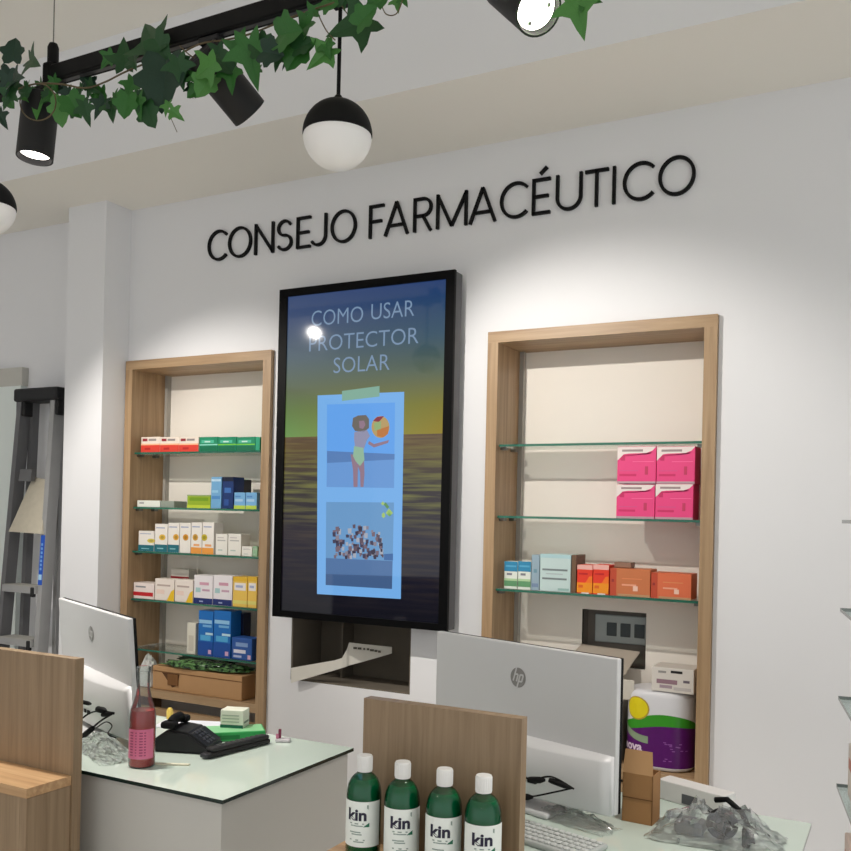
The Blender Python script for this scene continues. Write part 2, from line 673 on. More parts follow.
def mixc(fac, a, bb):
    x = nt.nodes.new('ShaderNodeMix')
    x.data_type = 'RGBA'
    nt.links.new(fac, x.inputs['Factor'])
    nt.links.new(a, x.inputs['A'])
    nt.links.new(bb, x.inputs['B'])
    return x.outputs['Result']


HOR = .552
skyL = ramp([(HOR, (112, 156, 84)), (.63, (104, 132, 72)), (.70, (100, 112, 82)), (.80, (88, 104, 112)), (.92, (70, 86, 120)), (1, (52, 74, 118))])
skyR = ramp([(HOR, (150, 130, 8)), (.64, (128, 122, 20)), (.74, (84, 100, 80)), (.84, (52, 84, 104)), (1, (24, 58, 112))])
for r in (skyL, skyR):
    nt.links.new(sx.outputs['Z'], r.inputs[0])
sky = mixc(sx.outputs['X'], skyL.outputs[0], skyR.outputs[0])
mp = nt.nodes.new('ShaderNodeMapping')
mp.inputs['Scale'].default_value = (1.8, 1, 64)
nt.links.new(tc.outputs['Generated'], mp.inputs[0])
nz = nt.nodes.new('ShaderNodeTexNoise')
nz.inputs['Scale'].default_value = 1.3
nz.inputs['Detail'].default_value = 4
nt.links.new(mp.outputs[0], nz.inputs['Vector'])
stp = nt.nodes.new('ShaderNodeMapRange')
stp.inputs['From Min'].default_value = .42
stp.inputs['From Max'].default_value = .66
nt.links.new(nz.outputs['Fac'], stp.inputs[0])
deep = ramp([(0, (8, 9, 18)), (.12, (18, 18, 34)), (.25, (34, 30, 44)), (.42, (58, 50, 46)), (.52, (96, 76, 44)), (HOR, (90, 70, 50))])
crest = ramp([(0, (14, 14, 24)), (.10, (40, 34, 36)), (.25, (64, 54, 50)), (.38, (118, 118, 62)), (.50, (122, 116, 56)), (HOR, (120, 96, 60))])
for r in (deep, crest):
    nt.links.new(sx.outputs['Z'], r.inputs[0])
sea = mixc(stp.outputs[0], deep.outputs[0], crest.outputs[0])
gt = nt.nodes.new('ShaderNodeMath')
gt.operation = 'GREATER_THAN'
gt.inputs[1].default_value = HOR
nt.links.new(sx.outputs['Z'], gt.inputs[0])
pic = mixc(gt.outputs[0], sea, sky)
nt.links.new(pic, b.inputs['Emission Color'])
b.inputs['Emission Strength'].default_value = .85
m = MB().box(tuple(Vector((SX0, TVY + .006, SZ0)) - tvo), tuple(Vector((SX1, TVY + .0125, SZ1)) - tvo), sm)
scr = m.build('screen', tv)
YP = TVY + .0058


def em(c, s=.85):
    k = ('em', c, s)
    if k not in _mc:
        m_ = bpy.data.materials.new('lit_pixels')
        m_.use_nodes = True
        b_ = m_.node_tree.nodes['Principled BSDF']
        b_.inputs['Base Color'].default_value = (.006, .006, .008, 1)
        b_.inputs['Roughness'].default_value = .055
        b_.inputs['Emission Color'].default_value = (*lin(c), 1)
        b_.inputs['Emission Strength'].default_value = s
        _mc[k] = m_
    return _mc[k]


def tvpt(px, py, k=0):
    p = aY(px, py, YP - .0003 * k)
    return (p.x - tvo.x, YP - .0003 * k - tvo.y, p.z - tvo.z)


def flat(name, polys, parent):
    m_ = MB()
    for k, pts, c in polys:
        m_.face([tvpt(x, y, k) for x, y in pts], c)
    return m_.build(name, parent)


# headline
TCOL = em((128, 154, 184))
m = MB()
for txt, cxp, base, wpx in (('COMO', 336.8, 324, 51.5), ('USAR', 392.4, 317.8, 43), ('PROTECTOR', 362, 347.6, 109), ('SOLAR', 361, 371.5, 56)):
    c0 = Vector(tvpt(cxp, base, 1))
    e0, e1 = Vector(tvpt(cxp - wpx / 2, base, 1)), Vector(tvpt(cxp + wpx / 2, base, 1))
    vs_, fs = text_faces(txt, .06, align='CENTER', bold=-.0004)
    ww = max(v.x for v in vs_) - min(v.x for v in vs_)
    xm = (max(v.x for v in vs_) + min(v.x for v in vs_)) / 2
    k = (e1.x - e0.x) / ww
    hh = .058 / max(v.y for v in vs_)
    m = MB()
    mi = m.mi(TCOL)
    m.v += [(c0.x + (v.x - xm) * k, c0.y, c0.z + v.y * hh) for v in vs_]
    for f in fs:
        m.f.append(tuple(f))
        m.m.append(mi)
    m.build('headline_word', tv)
# taped card with two snapshots
card = flat('card', [(1, [(317.6, 395.4), (404.2, 391.8), (400.8, 599), (317, 594)], em((118, 178, 238), .9))], tv)
flat('tape', [(4, [(342, 391), (379.5, 386), (379.5, 396.5), (342, 401)], em((132, 178, 158)))], card)
p1 = flat('snapshot', [(2, [(327, 404.5), (395, 402.5), (394, 488), (326.5, 487)], em((96, 164, 240), .9)),
                       (3, [(327, 451), (394.6, 454), (394.5, 459.5), (327, 463)], em((86, 130, 190))),
                       (3, [(327, 463), (394.4, 459.5), (394, 488), (326.5, 487)], em((106, 158, 222)))], card)
SK, SUIT, HAIR = em((150, 122, 140)), em((150, 190, 160)), em((110, 104, 96))
flat('picture_figure', [
    (4, [(353, 418), (358, 415.5), (366, 415), (369, 419), (369, 428), (364, 432), (355, 431), (352, 426)], HAIR),
    (5, [(359, 421), (364, 420.5), (365.5, 425), (363, 429), (359.5, 428)], SK),
    (4, [(354.5, 432), (367, 430), (370, 436), (367, 440), (363.5, 450), (355, 447), (354, 438)], em((150, 150, 178))),
    (5, [(368, 444), (374, 447.5), (388, 443), (389, 440), (374, 444), (369, 441)], SK),
    (5, [(354, 446), (363.5, 448), (364.5, 460), (360, 466), (355.5, 461), (353, 456)], SUIT),
    (4, [(350.5, 454), (354.5, 455), (358, 466), (357.5, 487), (353.5, 487), (353, 470)], SK),
    (4, [(357, 464), (364, 460), (364.5, 474), (363.5, 487), (360.5, 487), (360, 472)], SK)], p1)
ballp = [(380.5 + 9 * math.cos(a * PI / 10), 427 + 11 * math.sin(a * PI / 10)) for a in range(20)]
flat('picture_ball', [(4, ballp, em((190, 160, 100))), (5, [(373, 421), (377, 417), (384, 416), (379, 422)], em((140, 40, 60))),
                      (5, [(377, 430), (389, 426), (388, 434), (383, 437.5), (377, 436)], em((196, 120, 50))),
                      (5, [(374, 423), (381, 421), (381, 429), (374.5, 431)], em((150, 180, 120)))], p1)
p2 = flat('snapshot', [(2, [(326.2, 502), (394, 502.5), (392, 589), (325.6, 585)], em((106, 158, 208))),
                       (3, [(325.9, 558), (392.6, 561), (392, 589), (325.6, 585)], em((80, 118, 168))),
                       (4, [(325.7, 574), (392.2, 576), (392, 589), (325.6, 585)], em((68, 98, 142))),
                       (4, [(384, 554), (393, 553.5), (393, 560.5), (384, 560)], em((62, 108, 168)))], card)
grp = []
for k in range(120):
    u = random.random()
    x = 333 + u * 50
    y = 560 - random.random() * (34 - 14 * abs(u - .4)) - 3
    s_ = .9 + random.random() * 1.1
    c = random.choice([(64, 58, 84), (120, 100, 112), (52, 44, 66), (170, 176, 190), (96, 78, 92), (140, 132, 146)])
    grp.append((5 + k * .004, [(x - s_, y - s_), (x + s_, y - s_ * 1.2), (x + s_ * .9, y + s_ * 1.6), (x - s_ * .8, y + s_ * 1.5)], em(c)))
flat('picture_crowd', grp, p2)
lf = []
for k in range(12):
    x, y = 382 + random.random() * 10, 503 + random.random() * 16
    lf.append((5, [(x - 2, y), (x, y - 2.5), (x + 2, y), (x, y + 2)], em(random.choice([(140, 190, 110), (96, 150, 90), (170, 205, 120)]))))
flat('picture_leaves', lf, p2)

# ================================================================== CHUTE UNDER THE DISPLAY
ch = thing('paper_chute', 'curved white card strip with tiny print sticking out of the recess under the display', 'card', (-1.9, D, .90))
co = Vector(ch.location)
m = MB()
WC = mat((226, 222, 212), .6, vary=.02)
prof = [(291, 668, 683, -.03), (305, 665.5, 679, -.028), (320, 662.8, 674.5, -.02), (334, 660.5, 670.5, -.01), (342, 658, 668, .0), (346.5, 650, 666.5, .01), (349, 642.5, 665.5, .02), (362, 644, 662, .04), (378, 645.6, 657.5, .06), (391.5, 647, 653.5, .08)]
top, bot = [], []
for x, y0, y1, dy in prof:
    a, b_ = aY(x, y0, D + dy), aY(x, y1, D + dy)
    top.append(a - co)
    bot.append(b_ - co)
for i in range(len(prof) - 1):
    off = Vector((0, .004, 0))
    m.face([bot[i], bot[i + 1], top[i + 1], top[i]], WC)
    m.face([bot[i] + off, top[i] + off, top[i + 1] + off, bot[i + 1] + off], WC)
    m.face([top[i], top[i + 1], top[i + 1] + off, top[i] + off], WC)
    m.face([bot[i], bot[i] + off, bot[i + 1] + off, bot[i + 1]], WC)
m.build('strip', ch)
m = MB()
PR = mat((92, 88, 80), .7)
for k, (xa, xb, yy) in enumerate([(353.3, 357, 648), (357.6, 361.5, 648.4), (363.3, 365, 648.9), (367, 369.2, 649.2), (370, 374, 650.2), (374.4, 377.5, 650.9), (378, 380.8, 651.6)]):
    dy = .02 + (xa - 349) / 42.5 * .06 - .004
    q = [aY(xa, yy + 1, D + dy) - co, aY(xb, yy + 1.2, D + dy) - co, aY(xb, yy - .9, D + dy) - co, aY(xa, yy - 1.1, D + dy) - co]
    m.face(q, PR)
m.build('small_print', ch)
m = MB().box((RX1 - .05, D + .10, RZ0 + .07), (RX1 - .008, D + .115, RZ0 + .15), mat((40, 40, 42), .5))
nt_ = tag(m.build('card_holder'), 'tiny dark plastic holder with a pale card at the right of the recess', 'holder')
MB().box((RX1 - .046, D + .097, RZ0 + .078), (RX1 - .02, D + .0995, RZ0 + .142), mat((206, 196, 196), .5)).build('card', nt_)

# ================================================================== CARTONS
BAR = (150, 150, 152)


def carton(label, group, pl, pr, pt, z, base, prints=(), yf=2.966, dep=.06, name='medicine_box', pb=None, rot=0, topc=None):
    """front face at plane y = yf standing on z; width and height from the photo"""
    pmid = (pl + pr) / 2
    xa = aY(pl, pt + 8, yf).x
    xb = aY(pr, pt + 8, yf).x
    zt = aY(pmid, pt, yf).z
    W, Hh = xb - xa - .0012, max(.012, zt - z)
    bmat = mat(base, .45, vary=.02)
    m = MB()
    m.rbox((-W / 2, 0, 0), (W / 2, dep, Hh), bmat, .0012, 1)
    for pr_ in prints:
        if pr_[0] == 'r':
            _, u0, v0, u1, v1, c = pr_
            pts = [(u0, v0), (u1, v0), (u1, v1), (u0, v1)]
        else:
            _, pts, c = pr_
        lay = -.0004 * (1 + prints.index(pr_) * .12)
        m.face([(-W / 2 + u * W, lay, v * Hh) for u, v in pts], mat(c, .45, vary=.02))
    o = m.build(name, loc=((xa + xb) / 2, yf, z + .0003), rot=(0, 0, rot))
    return tag(o, label, 'box', group)


def bars(rows, c=BAR):
    return [('r', a, v, b_, v + h, c) for a, b_, v, h in rows]


z1, z2, z3, z4, z5 = LSH
# --- shelf 1: red and white, then green
g = 'flat red and white cartons on the top left shelf'
for i, (a, b_) in enumerate([(141, 160), (160, 179), (179, 198.6)]):
    carton(['leftmost flat white and red carton on the top shelf of the left niche', 'middle flat white and red carton on the top shelf of the left niche', 'flat white and red carton next to the green cartons on the top shelf'][i], g,
           a, b_, 437, z1, (240, 226, 212), [('r', 0, 0, 1, .46, (226, 66, 50)), ('r', .08, .72, .34, .9, (150, 40, 50)), ('r', .4, .74, .8, .88, (150, 140, 136)), ('r', .2, .16, .5, .3, (190, 30, 30)), ('r', 0, .46, 1, .56, (250, 190, 150))], dep=.10)
g = 'green cartons on the top left shelf'
for i, (a, b_) in enumerate([(199.2, 217.6), (217.8, 236), (236.2, 255), (255.2, 259.8)]):
    carton(['green and white striped carton beside the red cartons on the top shelf', 'second green carton with a lime stripe on the top shelf', 'third green carton with a lime stripe on the top shelf', 'narrow teal carton at the right end of the top left shelf'][i], g,
           a, b_, 437, z1, (20, 140, 100) if i < 3 else (40, 165, 125),
           [('r', .12, .58, .8, .78, (80, 190, 155)), ('r', 0, .42, 1, .5, (120, 205, 60) if i else (150, 220, 200)), ('r', .3, .62, .6, .72, (200, 235, 220)), ('r', .04, .04, .96, .36, (0, 112, 76))] if i < 3 else [], dep=.10)
# --- shelf 2
carton('flat white carton at the left end of the second shelf', None, 137, 160, 500.5, z2, (236, 238, 228), [('r', .1, .5, .3, .7, BAR)], dep=.08)
carton('flat pale grey carton lying next to the flat white carton', None, 160.5, 174, 501, z2, (150, 158, 146), dep=.08)
carton('lime green carton on the second shelf of the left niche', None, 187, 210.5, 495, z2, (150, 178, 40), [('r', 0, 0, 1, .24, (196, 214, 60)), ('r', .1, .55, .9, .8, (120, 160, 30)), ('r', 0, .9, 1, 1, (150, 170, 110))], dep=.08)
carton('tall light blue carton on the second shelf beside the lime one', None, 211, 221.6, 477, z2, (116, 172, 214), [('r', .05, .86, .95, .93, (190, 220, 240)), ('r', .1, .3, .9, .4, (80, 140, 200)), ('r', .1, .5, .7, .58, (150, 200, 230))], dep=.07)
carton('tall navy carton on the second shelf of the left niche', None, 222.4, 233.5, 477, z2, (20, 52, 110), [('r', 0, .86, 1, 1, (14, 24, 50)), ('r', .2, .5, .8, .66, (60, 110, 180)), ('r', .2, .1, .6, .3, (40, 80, 150))], dep=.07)
carton('black carton standing behind the light blue ones on the second shelf', None, 234, 244, 479.5, z2, (22, 26, 40), dep=.05, yf=3.045)
g = 'small light blue cartons with lime bases'
for i, (a, b_) in enumerate([(234, 245.2), (245.6, 256.8)]):
    carton(['small light blue carton with a lime base beside the navy carton', 'small light blue carton with a lime base at the right end of the shelf'][i], g, a, b_, 492.5, z2, (120, 176, 220),
           [('r', 0, 0, 1, .22, (190, 214, 80)), ('r', .1, .45, .8, .6, (170, 205, 235)), ('r', .1, .7, .6, .8, (90, 140, 200))], dep=.07)
# --- shelf 3
g = 'white cartons with sun pictures on the third left shelf'
spec = [(138.4, 154.2, 531, 'teal', .72, (222, 200, 90)), (154.8, 167.6, 524, 'teal', .6, (230, 190, 70)), (168, 179.4, 523, 'teal', .62, (226, 170, 60)), (179.8, 190.8, 523, 'none', .62, (214, 150, 40)), (191.2, 202, 522.5, 'or', .62, (210, 160, 60)), (202.4, 214, 522.5, 'or', .3, (200, 180, 40))]
lab = ['short white carton with a yellow mark at the left end of the third shelf', 'white carton with a large yellow sun on teal base, second on the third shelf', 'white carton with an orange sun on teal base, third on the third shelf', 'tall white carton with a brown orange sun in the middle of the third shelf', 'white carton with an orange foot and pale sun on the third shelf', 'white carton with an orange foot and yellow green mark on the third shelf']
for i, (a, b_, t_, foot, cu_, sc) in enumerate(spec):
    pr_ = []
    if foot == 'teal':
        pr_.append(('r', 0, 0, 1, .26 if i else .3, (24, 108, 122)))
        pr_.append(('r', .2, .10, .7, .14, (150, 200, 205)))
    if foot == 'or':
        pr_.append(('r', 0, 0, 1, .2, (240, 160, 70)))
        pr_.append(('r', .25, .24, .8, .31, (236, 170, 110)))
    cxx = [.82, .6, .72, .55, .4, .18][i]
    pr_.append(('p', [(cxx + .26 * math.cos(k * PI / 5), .52 + .11 * math.sin(k * PI / 5)) for k in range(10)], sc))
    pr_.append(('p', [(cxx + .14 * math.cos(k * PI / 4), .52 + .06 * math.sin(k * PI / 4)) for k in range(8)], tuple(int(v * .8) for v in sc)))
    pr_.append(('r', .1, .84, .8, .88, (170, 176, 200)))
    carton(lab[i], g, a, b_, t_, z3, (240, 234, 226), pr_, dep=.06)
g = 'plain white cartons on the third left shelf'
for i, (a, b_, t_) in enumerate([(215.6, 227.4, 534), (228, 241, 534), (241.6, 252, 546.5), (252.4, 257.4, 546.5)]):
    carton(['plain white carton with faint grey print right of the sun cartons', 'plain white carton with faint print, wider one of the plain pair', 'low white carton near the right end of the third shelf', 'low white carton with a green edge at the right end of the third shelf'][i], g, a, b_, t_, z3, (238, 234, 224) if i < 3 else (150, 190, 150),
           [('r', .15, .66, .85, .72, (190, 186, 180)), ('r', .15, .8, .7, .84, (200, 190, 190)), ('r', .2, .2, .6, .26, (190, 200, 190))], dep=.06)
# --- shelf 4
carton('low white carton with a red band at the left end of the fourth shelf', None, 133.4, 154, 583, z4, (240, 226, 220), [('r', 0, .18, .96, .42, (196, 36, 44)), ('r', .1, .7, .6, .8, BAR)], dep=.08)
carton('white carton with a dark red base standing behind on the fourth shelf', None, 170.5, 189, 569, z4, (206, 200, 190), [('r', 0, .55, 1, .75, (140, 20, 32)), ('r', 0, .0, 1, .5, (150, 30, 40))], dep=.05, yf=3.06)
g = 'white cartons with a yellow corner'
for i, (a, b_, t_) in enumerate([(154.8, 174.4, 579), (174.8, 193, 580)]):
    carton(['white carton with a yellow lower corner beside the red banded one', 'white carton with a yellow lower corner beside the navy based cartons'][i], g, a, b_, t_, z4, (240, 228, 218),
           [('p', [(.62, 0), (1, 0), (1, .55), (.85, .45)], (240, 196, 40)), ('r', .12, .66, .8, .74, (190, 170, 160)), ('r', .1, .3, .5, .5, (240, 214, 200))], dep=.06)
g = 'white cartons with navy bases'
for i, (a, b_) in enumerate([(194, 212.8), (213.2, 232.4)]):
    carton(['white carton with pink print and navy base, left of the pair', 'white carton with pink print and navy base, right of the pair'][i], g, a, b_, 575.5, z4, (238, 232, 234),
           [('r', 0, 0, 1, .2, (26, 44, 110)), ('r', .3, .66, .8, .76, (214, 160, 178)), ('r', .1, .4, .36, .56, (170, 205, 205)), ('r', .45, .45, .85, .52, (200, 160, 180)), ('r', .3, .06, .5, .11, (160, 170, 205))], dep=.07)
g = 'yellow cartons on the fourth left shelf'
for i, (a, b_) in enumerate([(233, 247.4), (247.8, 257)]):
    carton(['yellow and white carton beside the navy based cartons', 'narrow yellow and white carton at the right end of the fourth shelf'][i], g, a, b_, 577, z4, (236, 196, 90),
           [('r', .1, .55, .9, .8, (240, 232, 226)), ('r', 0, .1, 1, .22, (226, 214, 120)), ('r', 0, .86, 1, 1, (226, 180, 50)), ('r', .2, .64, .7, .72, (170, 180, 210))], dep=.07)
# --- shelf 5
carton('narrow white carton standing left of the blue cartons on the lowest shelf', None, 187, 195.6, 623, z5, (226, 222, 206), [('r', .2, .1, .8, .6, (206, 200, 184))], dep=.05)
g = 'tall blue cartons on the lowest left shelf'
for i, (a, b_) in enumerate([(198.5, 213.4), (213.8, 231)]):
    carton(['tall bright blue carton, left of the two on the lowest shelf', 'tall bright blue carton, right of the two on the lowest shelf'][i], g, a, b_, 611, z5, (22, 110, 190),
           [('r', .05, .72, .92, .80, (150, 200, 235)), ('r', .3, .64, .9, .69, (120, 180, 225)), ('r', 0, 0, 1, .32, (18, 76, 160)), ('r', .15, .34, .85, .46, (80, 170, 220)), ('r', .7, .05, .9, .14, (215, 170, 200)), ('r', .5, .47, 1, .52, (190, 225, 240))], dep=.07)
carton('dark navy carton standing behind the small blue one on the lowest shelf', None, 234, 243.6, 613, z5, (16, 26, 60), dep=.05, yf=3.03)
carton('small blue carton with white print at the right end of the lowest shelf', None, 231.6, 252, 638, z5, (40, 86, 160), [('r', .1, .3, .7, .46, (220, 220, 230)), ('r', .2, .6, .8, .78, (130, 160, 205)), ('r', .8, .06, .95, .25, (220, 180, 200)), ('r', .1, .1, .5, .2, (180, 190, 220))], dep=.06)

# --- right niche
g = 'pink and white cartons stacked two by two'
rz1, rz2, rz3 = RSH
PINKS = [(616.4, 655, 484.5, 0, 'lower left pink carton with a white swoosh on the middle right shelf'), (655.4, 693.6, 484, 0, 'lower right pink carton with a white swoosh on the middle right shelf'),
         (617.4, 656.4, 446.5, 1, 'upper left pink carton with a white swoosh stacked on the middle right shelf'), (656.8, 695.4, 446.5, 1, 'upper right pink carton with a white swoosh stacked on the middle right shelf')]
zt = 0
for a, b_, t_, up_, lb in PINKS:
    base = rz2 if not up_ else zt + .0004
    o = carton(lb, g, a, b_, t_, base, (238, 70, 134),
               [('p', [(0, .62), (.06, .68), (.16, .79), (.3, .81), (.75, .82), (.9, .88), (1, .99), (0, .99)], (240, 226, 222)), ('r', .12, .86, .66, .92, (158, 140, 140)),
                ('p', [(.06, .68), (.16, .78), (.85, .80), (.9, .84), (.8, .79), (.2, .74), (.2, .62), (.1, .62)], (206, 40, 100)), ('r', .72, .24, .8, .46, (200, 56, 96)), ('r', .06, .2, .5, .26, (214, 44, 104)), ('r', .06, .33, .55, .36, (226, 84, 140)),
                ('r', 0, 0, 1, .06, (190, 160, 168)), ('r', .4, .58, .95, .6, (250, 110, 160))], dep=.09, yf=2.958)
    if not up_:
        zt = max(zt, o.location.z + max(v[2] for v in o.bound_box))
g = 'small blue and green cartons on the lowest right shelf'
for i, (a, b_) in enumerate([(504.2, 517.6), (518, 531)]):
    carton(['small blue white and green carton at the left end of the lowest right shelf', 'small blue white and green carton touching the pale teal box'][i], g, a, b_, 561.5, rz3, (226, 232, 222),
           [('r', 0, .64, 1, 1, (48, 136, 178)), ('r', 0, .10, 1, .3, (96, 150, 106)), ('r', 0, .3, 1, .38, (176, 206, 160)), ('r', .2, .5, .6, .58, (130, 130, 140)), ('r', .1, .8, .9, .86, (90, 170, 205))], dep=.06)
m = carton('large pale teal box with two grey text bars on the lowest right shelf', None, 540, 571, 554.5, rz3, (196, 216, 214),
           [('r', .08, .56, .9, .61, (120, 132, 134)), ('r', .08, .32, .88, .37, (120, 132, 134)), ('r', .2, .46, .75, .49, (176, 190, 192)), ('r', 0, .9, 1, 1, (176, 210, 214)), ('r', .6, .04, .96, .1, (150, 186, 180))], dep=.11)
carton('slim grey blue patterned box squeezed left of the pale teal box', None, 531.4, 539.6, 555, rz3, (150, 172, 186), [('r', .1, .1, .9, .2, (120, 140, 170)), ('r', .3, .5, .7, .6, (110, 150, 165))], dep=.10)
carton('slim brown carton between the teal box and the red ones', None, 571.4, 576.4, 555, rz3, (112, 84, 62), dep=.10)
g = 'red and orange cartons on the lowest right shelf'
for i, (a, b_) in enumerate([(577, 592.6), (593, 609)]):
    carton(['tall red and orange carton beside the brown slim one', 'tall red and orange carton beside the wide orange boxes'][i], g, a, b_, 565, rz3, (234, 60, 36),
           [('r', 0, .04, 1, .38, (246, 150, 24)), ('r', 0, .84, 1, 1, (240, 180, 170)), ('p', [(.55, .38), (1, .38), (1, .62), (.8, .6)], (248, 120, 30)), ('r', .1, .66, .7, .72, (200, 30, 30)), ('r', .3, .0, .8, .04, (240, 230, 230)), ('r', .1, .2, .4, .3, (230, 100, 20))], dep=.08)
g = 'wide orange boxes on the lowest right shelf'
for i, (a, b_, t_) in enumerate([(610, 650.4, 569), (651, 691.6, 573.5)]):
    carton(['taller wide orange brown box with a white square on the lowest right shelf', 'lower wide orange box at the right end of the lowest right shelf'][i], g, a, b_, t_, rz3, (206, 120, 74) if not i else (224, 112, 72),
           [('r', 0, .0, .16, 1, (196, 76, 48)), ('r', .58, .2, .7, .38, (244, 200, 180)), ('r', .3, .38, .66, .44, (240, 170, 140)), ('r', .2, .0, 1, .08, (196, 150, 110)), ('r', .04, .5, .1, .6, (150, 40, 40)), ('r', .3, .62, .8, .66, (226, 140, 90))], dep=.09)
carton('small brown carton lying on the wide orange brown box', None, 614, 631, 562.5, aY(630, 569, 2.966).z + .001, (150, 116, 96), dep=.05, yf=3.0)

# ================================================================== COUNTERS
CT = .90
MINT = mat((206, 220, 210), .06, vary=.02, vscale=4, spec=.6)
MEDGE = mat((26, 44, 40), .15, vary=.1)


def counter(x0, x1, label):
    t = thing('service_counter', label, 'counter', ((x0 + x1) / 2, 1.874, 0))
    w2, d2 = (x1 - x0) / 2, .273
    MB().box((-w2 + .012, -d2 + .012, .06), (w2 - .012, d2 - .012, CT - .009), LAMW).build('body', t)
    MB().box((-w2 + .04, -d2 + .05, 0), (w2 - .04, d2 - .05, .06), BLACKM).build('plinth', t)
    m = MB().box((-w2, -d2, CT - .009), (w2, d2, CT), MEDGE, front=MEDGE, top=MINT)
    m.build('glass_top', t)
    return t


counter(-2.62, -1.347, 'white counter with a pale glass top carrying the pink bottle and black phone')
counter(-1.02, -.176, 'white counter with a pale glass top under the right computer and plastic bag')


def wood_unit(x0, x1, label, lx0=None):
    lx0 = x0 if lx0 is None else lx0
    t = thing('wooden_screen_unit', label, 'counter screen', ((x0 + x1) / 2, 1.52, 0))
    ox, oy = (x0 + x1) / 2, 1.52
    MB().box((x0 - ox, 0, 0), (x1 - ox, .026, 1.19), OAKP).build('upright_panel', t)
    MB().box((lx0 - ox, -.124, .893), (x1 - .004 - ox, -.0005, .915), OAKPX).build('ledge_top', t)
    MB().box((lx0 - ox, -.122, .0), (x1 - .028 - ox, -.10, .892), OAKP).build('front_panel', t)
    MB().box((x1 - .027 - ox, -.122, 0), (x1 - .005 - ox, -.001, .892), OAKP).build('side_panel', t)
    return t


wood_unit(-2.62, -1.732, 'tall wooden screen with an empty lit ledge at the left edge')
wood_unit(-.933, -.603, 'wooden screen panel standing behind the four green bottles', lx0=-.955)


# ================================================================== ALL-IN-ONE COMPUTERS
def hp_logo(parent, cx, y, cz, r, dark, light):
    m = MB()
    n = 40
    m.face([(cx + r * math.cos(2 * PI * k / n), y, cz + r * math.sin(2 * PI * k / n)) for k in range(n)], dark)
    sl = .30
    lw = r * .17

    def S(pts, k):
        q = [(cx + (px + (pz) * sl) * r, cz + pz * r) for px, pz in pts]
        stroke(m, q, lw, y - .0006 - k, y - .0003 - k, light)
    S([(-.50, -.40), (-.50, 1.0)], 0)
    S([(-.50, .32), (-.14, .32), (-.06, .24), (-.06, -.40)], .0002)
    S([(.20, -1.0), (.20, .32)], 0)
    S([(.20, .32), (.56, .32), (.62, .24), (.62, -.30), (.56, -.36), (.20, -.36)], .0002)
    return m.build('logo', parent)


def aio(name_label, tl, tr, ztop, zbot, tilt, group, ridge=.625):
    """back view; local x along the top edge, -y towards the customer, z down from the top edge"""
    tl, tr = Vector(tl), Vector(tr)
    ang = math.atan2(tr.y - tl.y, tr.x - tl.x)
    W = (tr - tl).length
    mid = (tl + tr) / 2
    Hh = ztop - zbot
    t = thing('desktop_computer', name_label, 'computer', (mid.x, mid.y, CT), (0, 0, ang), group)
    R = Matrix.Rotation(tilt, 4, 'X')
    base = Vector((0, 0, ztop - CT))

    def fin(m):
        for i, p in enumerate(m.v):
            m.v[i] = tuple(R @ Vector(p) + base)
        return m
    m = MB().rbox((-W / 2, 0, -Hh), (W / 2, .014, 0), SILVER, .003)
    fin(m).build('back_cover', t)
    m = MB().rbox((-W / 2, .0142, -Hh), (W / 2, .022, 0), BLACK, .002)
    fin(m).build('screen_panel', t)
    # swelling lower housing
    m = MB()
    N = 20
    rz = -Hh * ridge
    rows = [(0, 0), (.004, .5), (.009, .9), (.013, 1.0), (Hh * (1 - ridge) - .006, 1.0), (Hh * (1 - ridge), .8)]
    g_ = []
    for dz, k in rows:
        row = []
        for i in range(N + 1):
            u = i / N
            bul = .016 + .034 * (1 - (2 * u - 1) ** 2)
            sag = .016 * (1 - (2 * u - 1) ** 2) if dz < .04 else 0
            row.append((-W / 2 + .004 + u * (W - .008), .001 - bul * k, rz - dz - sag * 0))
        g_.append(row)
    for a in range(len(rows) - 1):
        for i in range(N):
            m.face([g_[a][i], g_[a][i + 1], g_[a + 1][i + 1], g_[a + 1][i]], SILVER)
    for i in range(N):
        p, q = g_[-1][i], g_[-1][i + 1]
        m.face([p, q, (q[0], .0, q[2]), (p[0], .0, p[2])], SILVER)
    for e in (0, N):
        m.face([g_[a][e] for a in range(len(rows))] + [(g_[0][e][0], .001, rows and rz - rows[-1][0])], SILVER)
    hs = fin(m).build('lower_housing', t, smooth=35)
    m = MB()
    for k in range(5):
        x = -.03 + k * .028
        m.box((x, -.0505, -Hh * .89), (x + .015, -.044, -Hh * .86), BLACK)
    fin(m).build('port', hs)
    # logo
    m2 = thing('tmp', 'x', 'x')
    lg = hp_logo(t, 0, -.0012, -Hh * .20 - .012, .0225, mat((138, 136, 134), .4), mat((200, 200, 200), .4))
    bpy.data.objects.remove(m2)
    me = lg.data
    for v in me.vertices:
        v.co = R @ v.co + base
    # stand
    MB().rbox((-.03, .02, .012), (.03, .055, Hh * .5), SILVER, .006).build('stand_neck', t)
    MB().rbox((-.13, -.05, .0004), (.13, .15, .013), SILVER, .005).build('stand_foot', t)
    return t


G = 'silver desktop computers seen from behind'
aio('silver desktop computer seen from behind on the right counter beside the purple pack', (-1.037, 2.03, 0), (-.528, 1.86, 0), 1.26, .935, .0, G)
aio('silver desktop computer tilted back behind the left wooden screen', (-2.43, 2.058, 0), (-1.839, 1.786, 0), 1.253, .925, .08, G, .56)


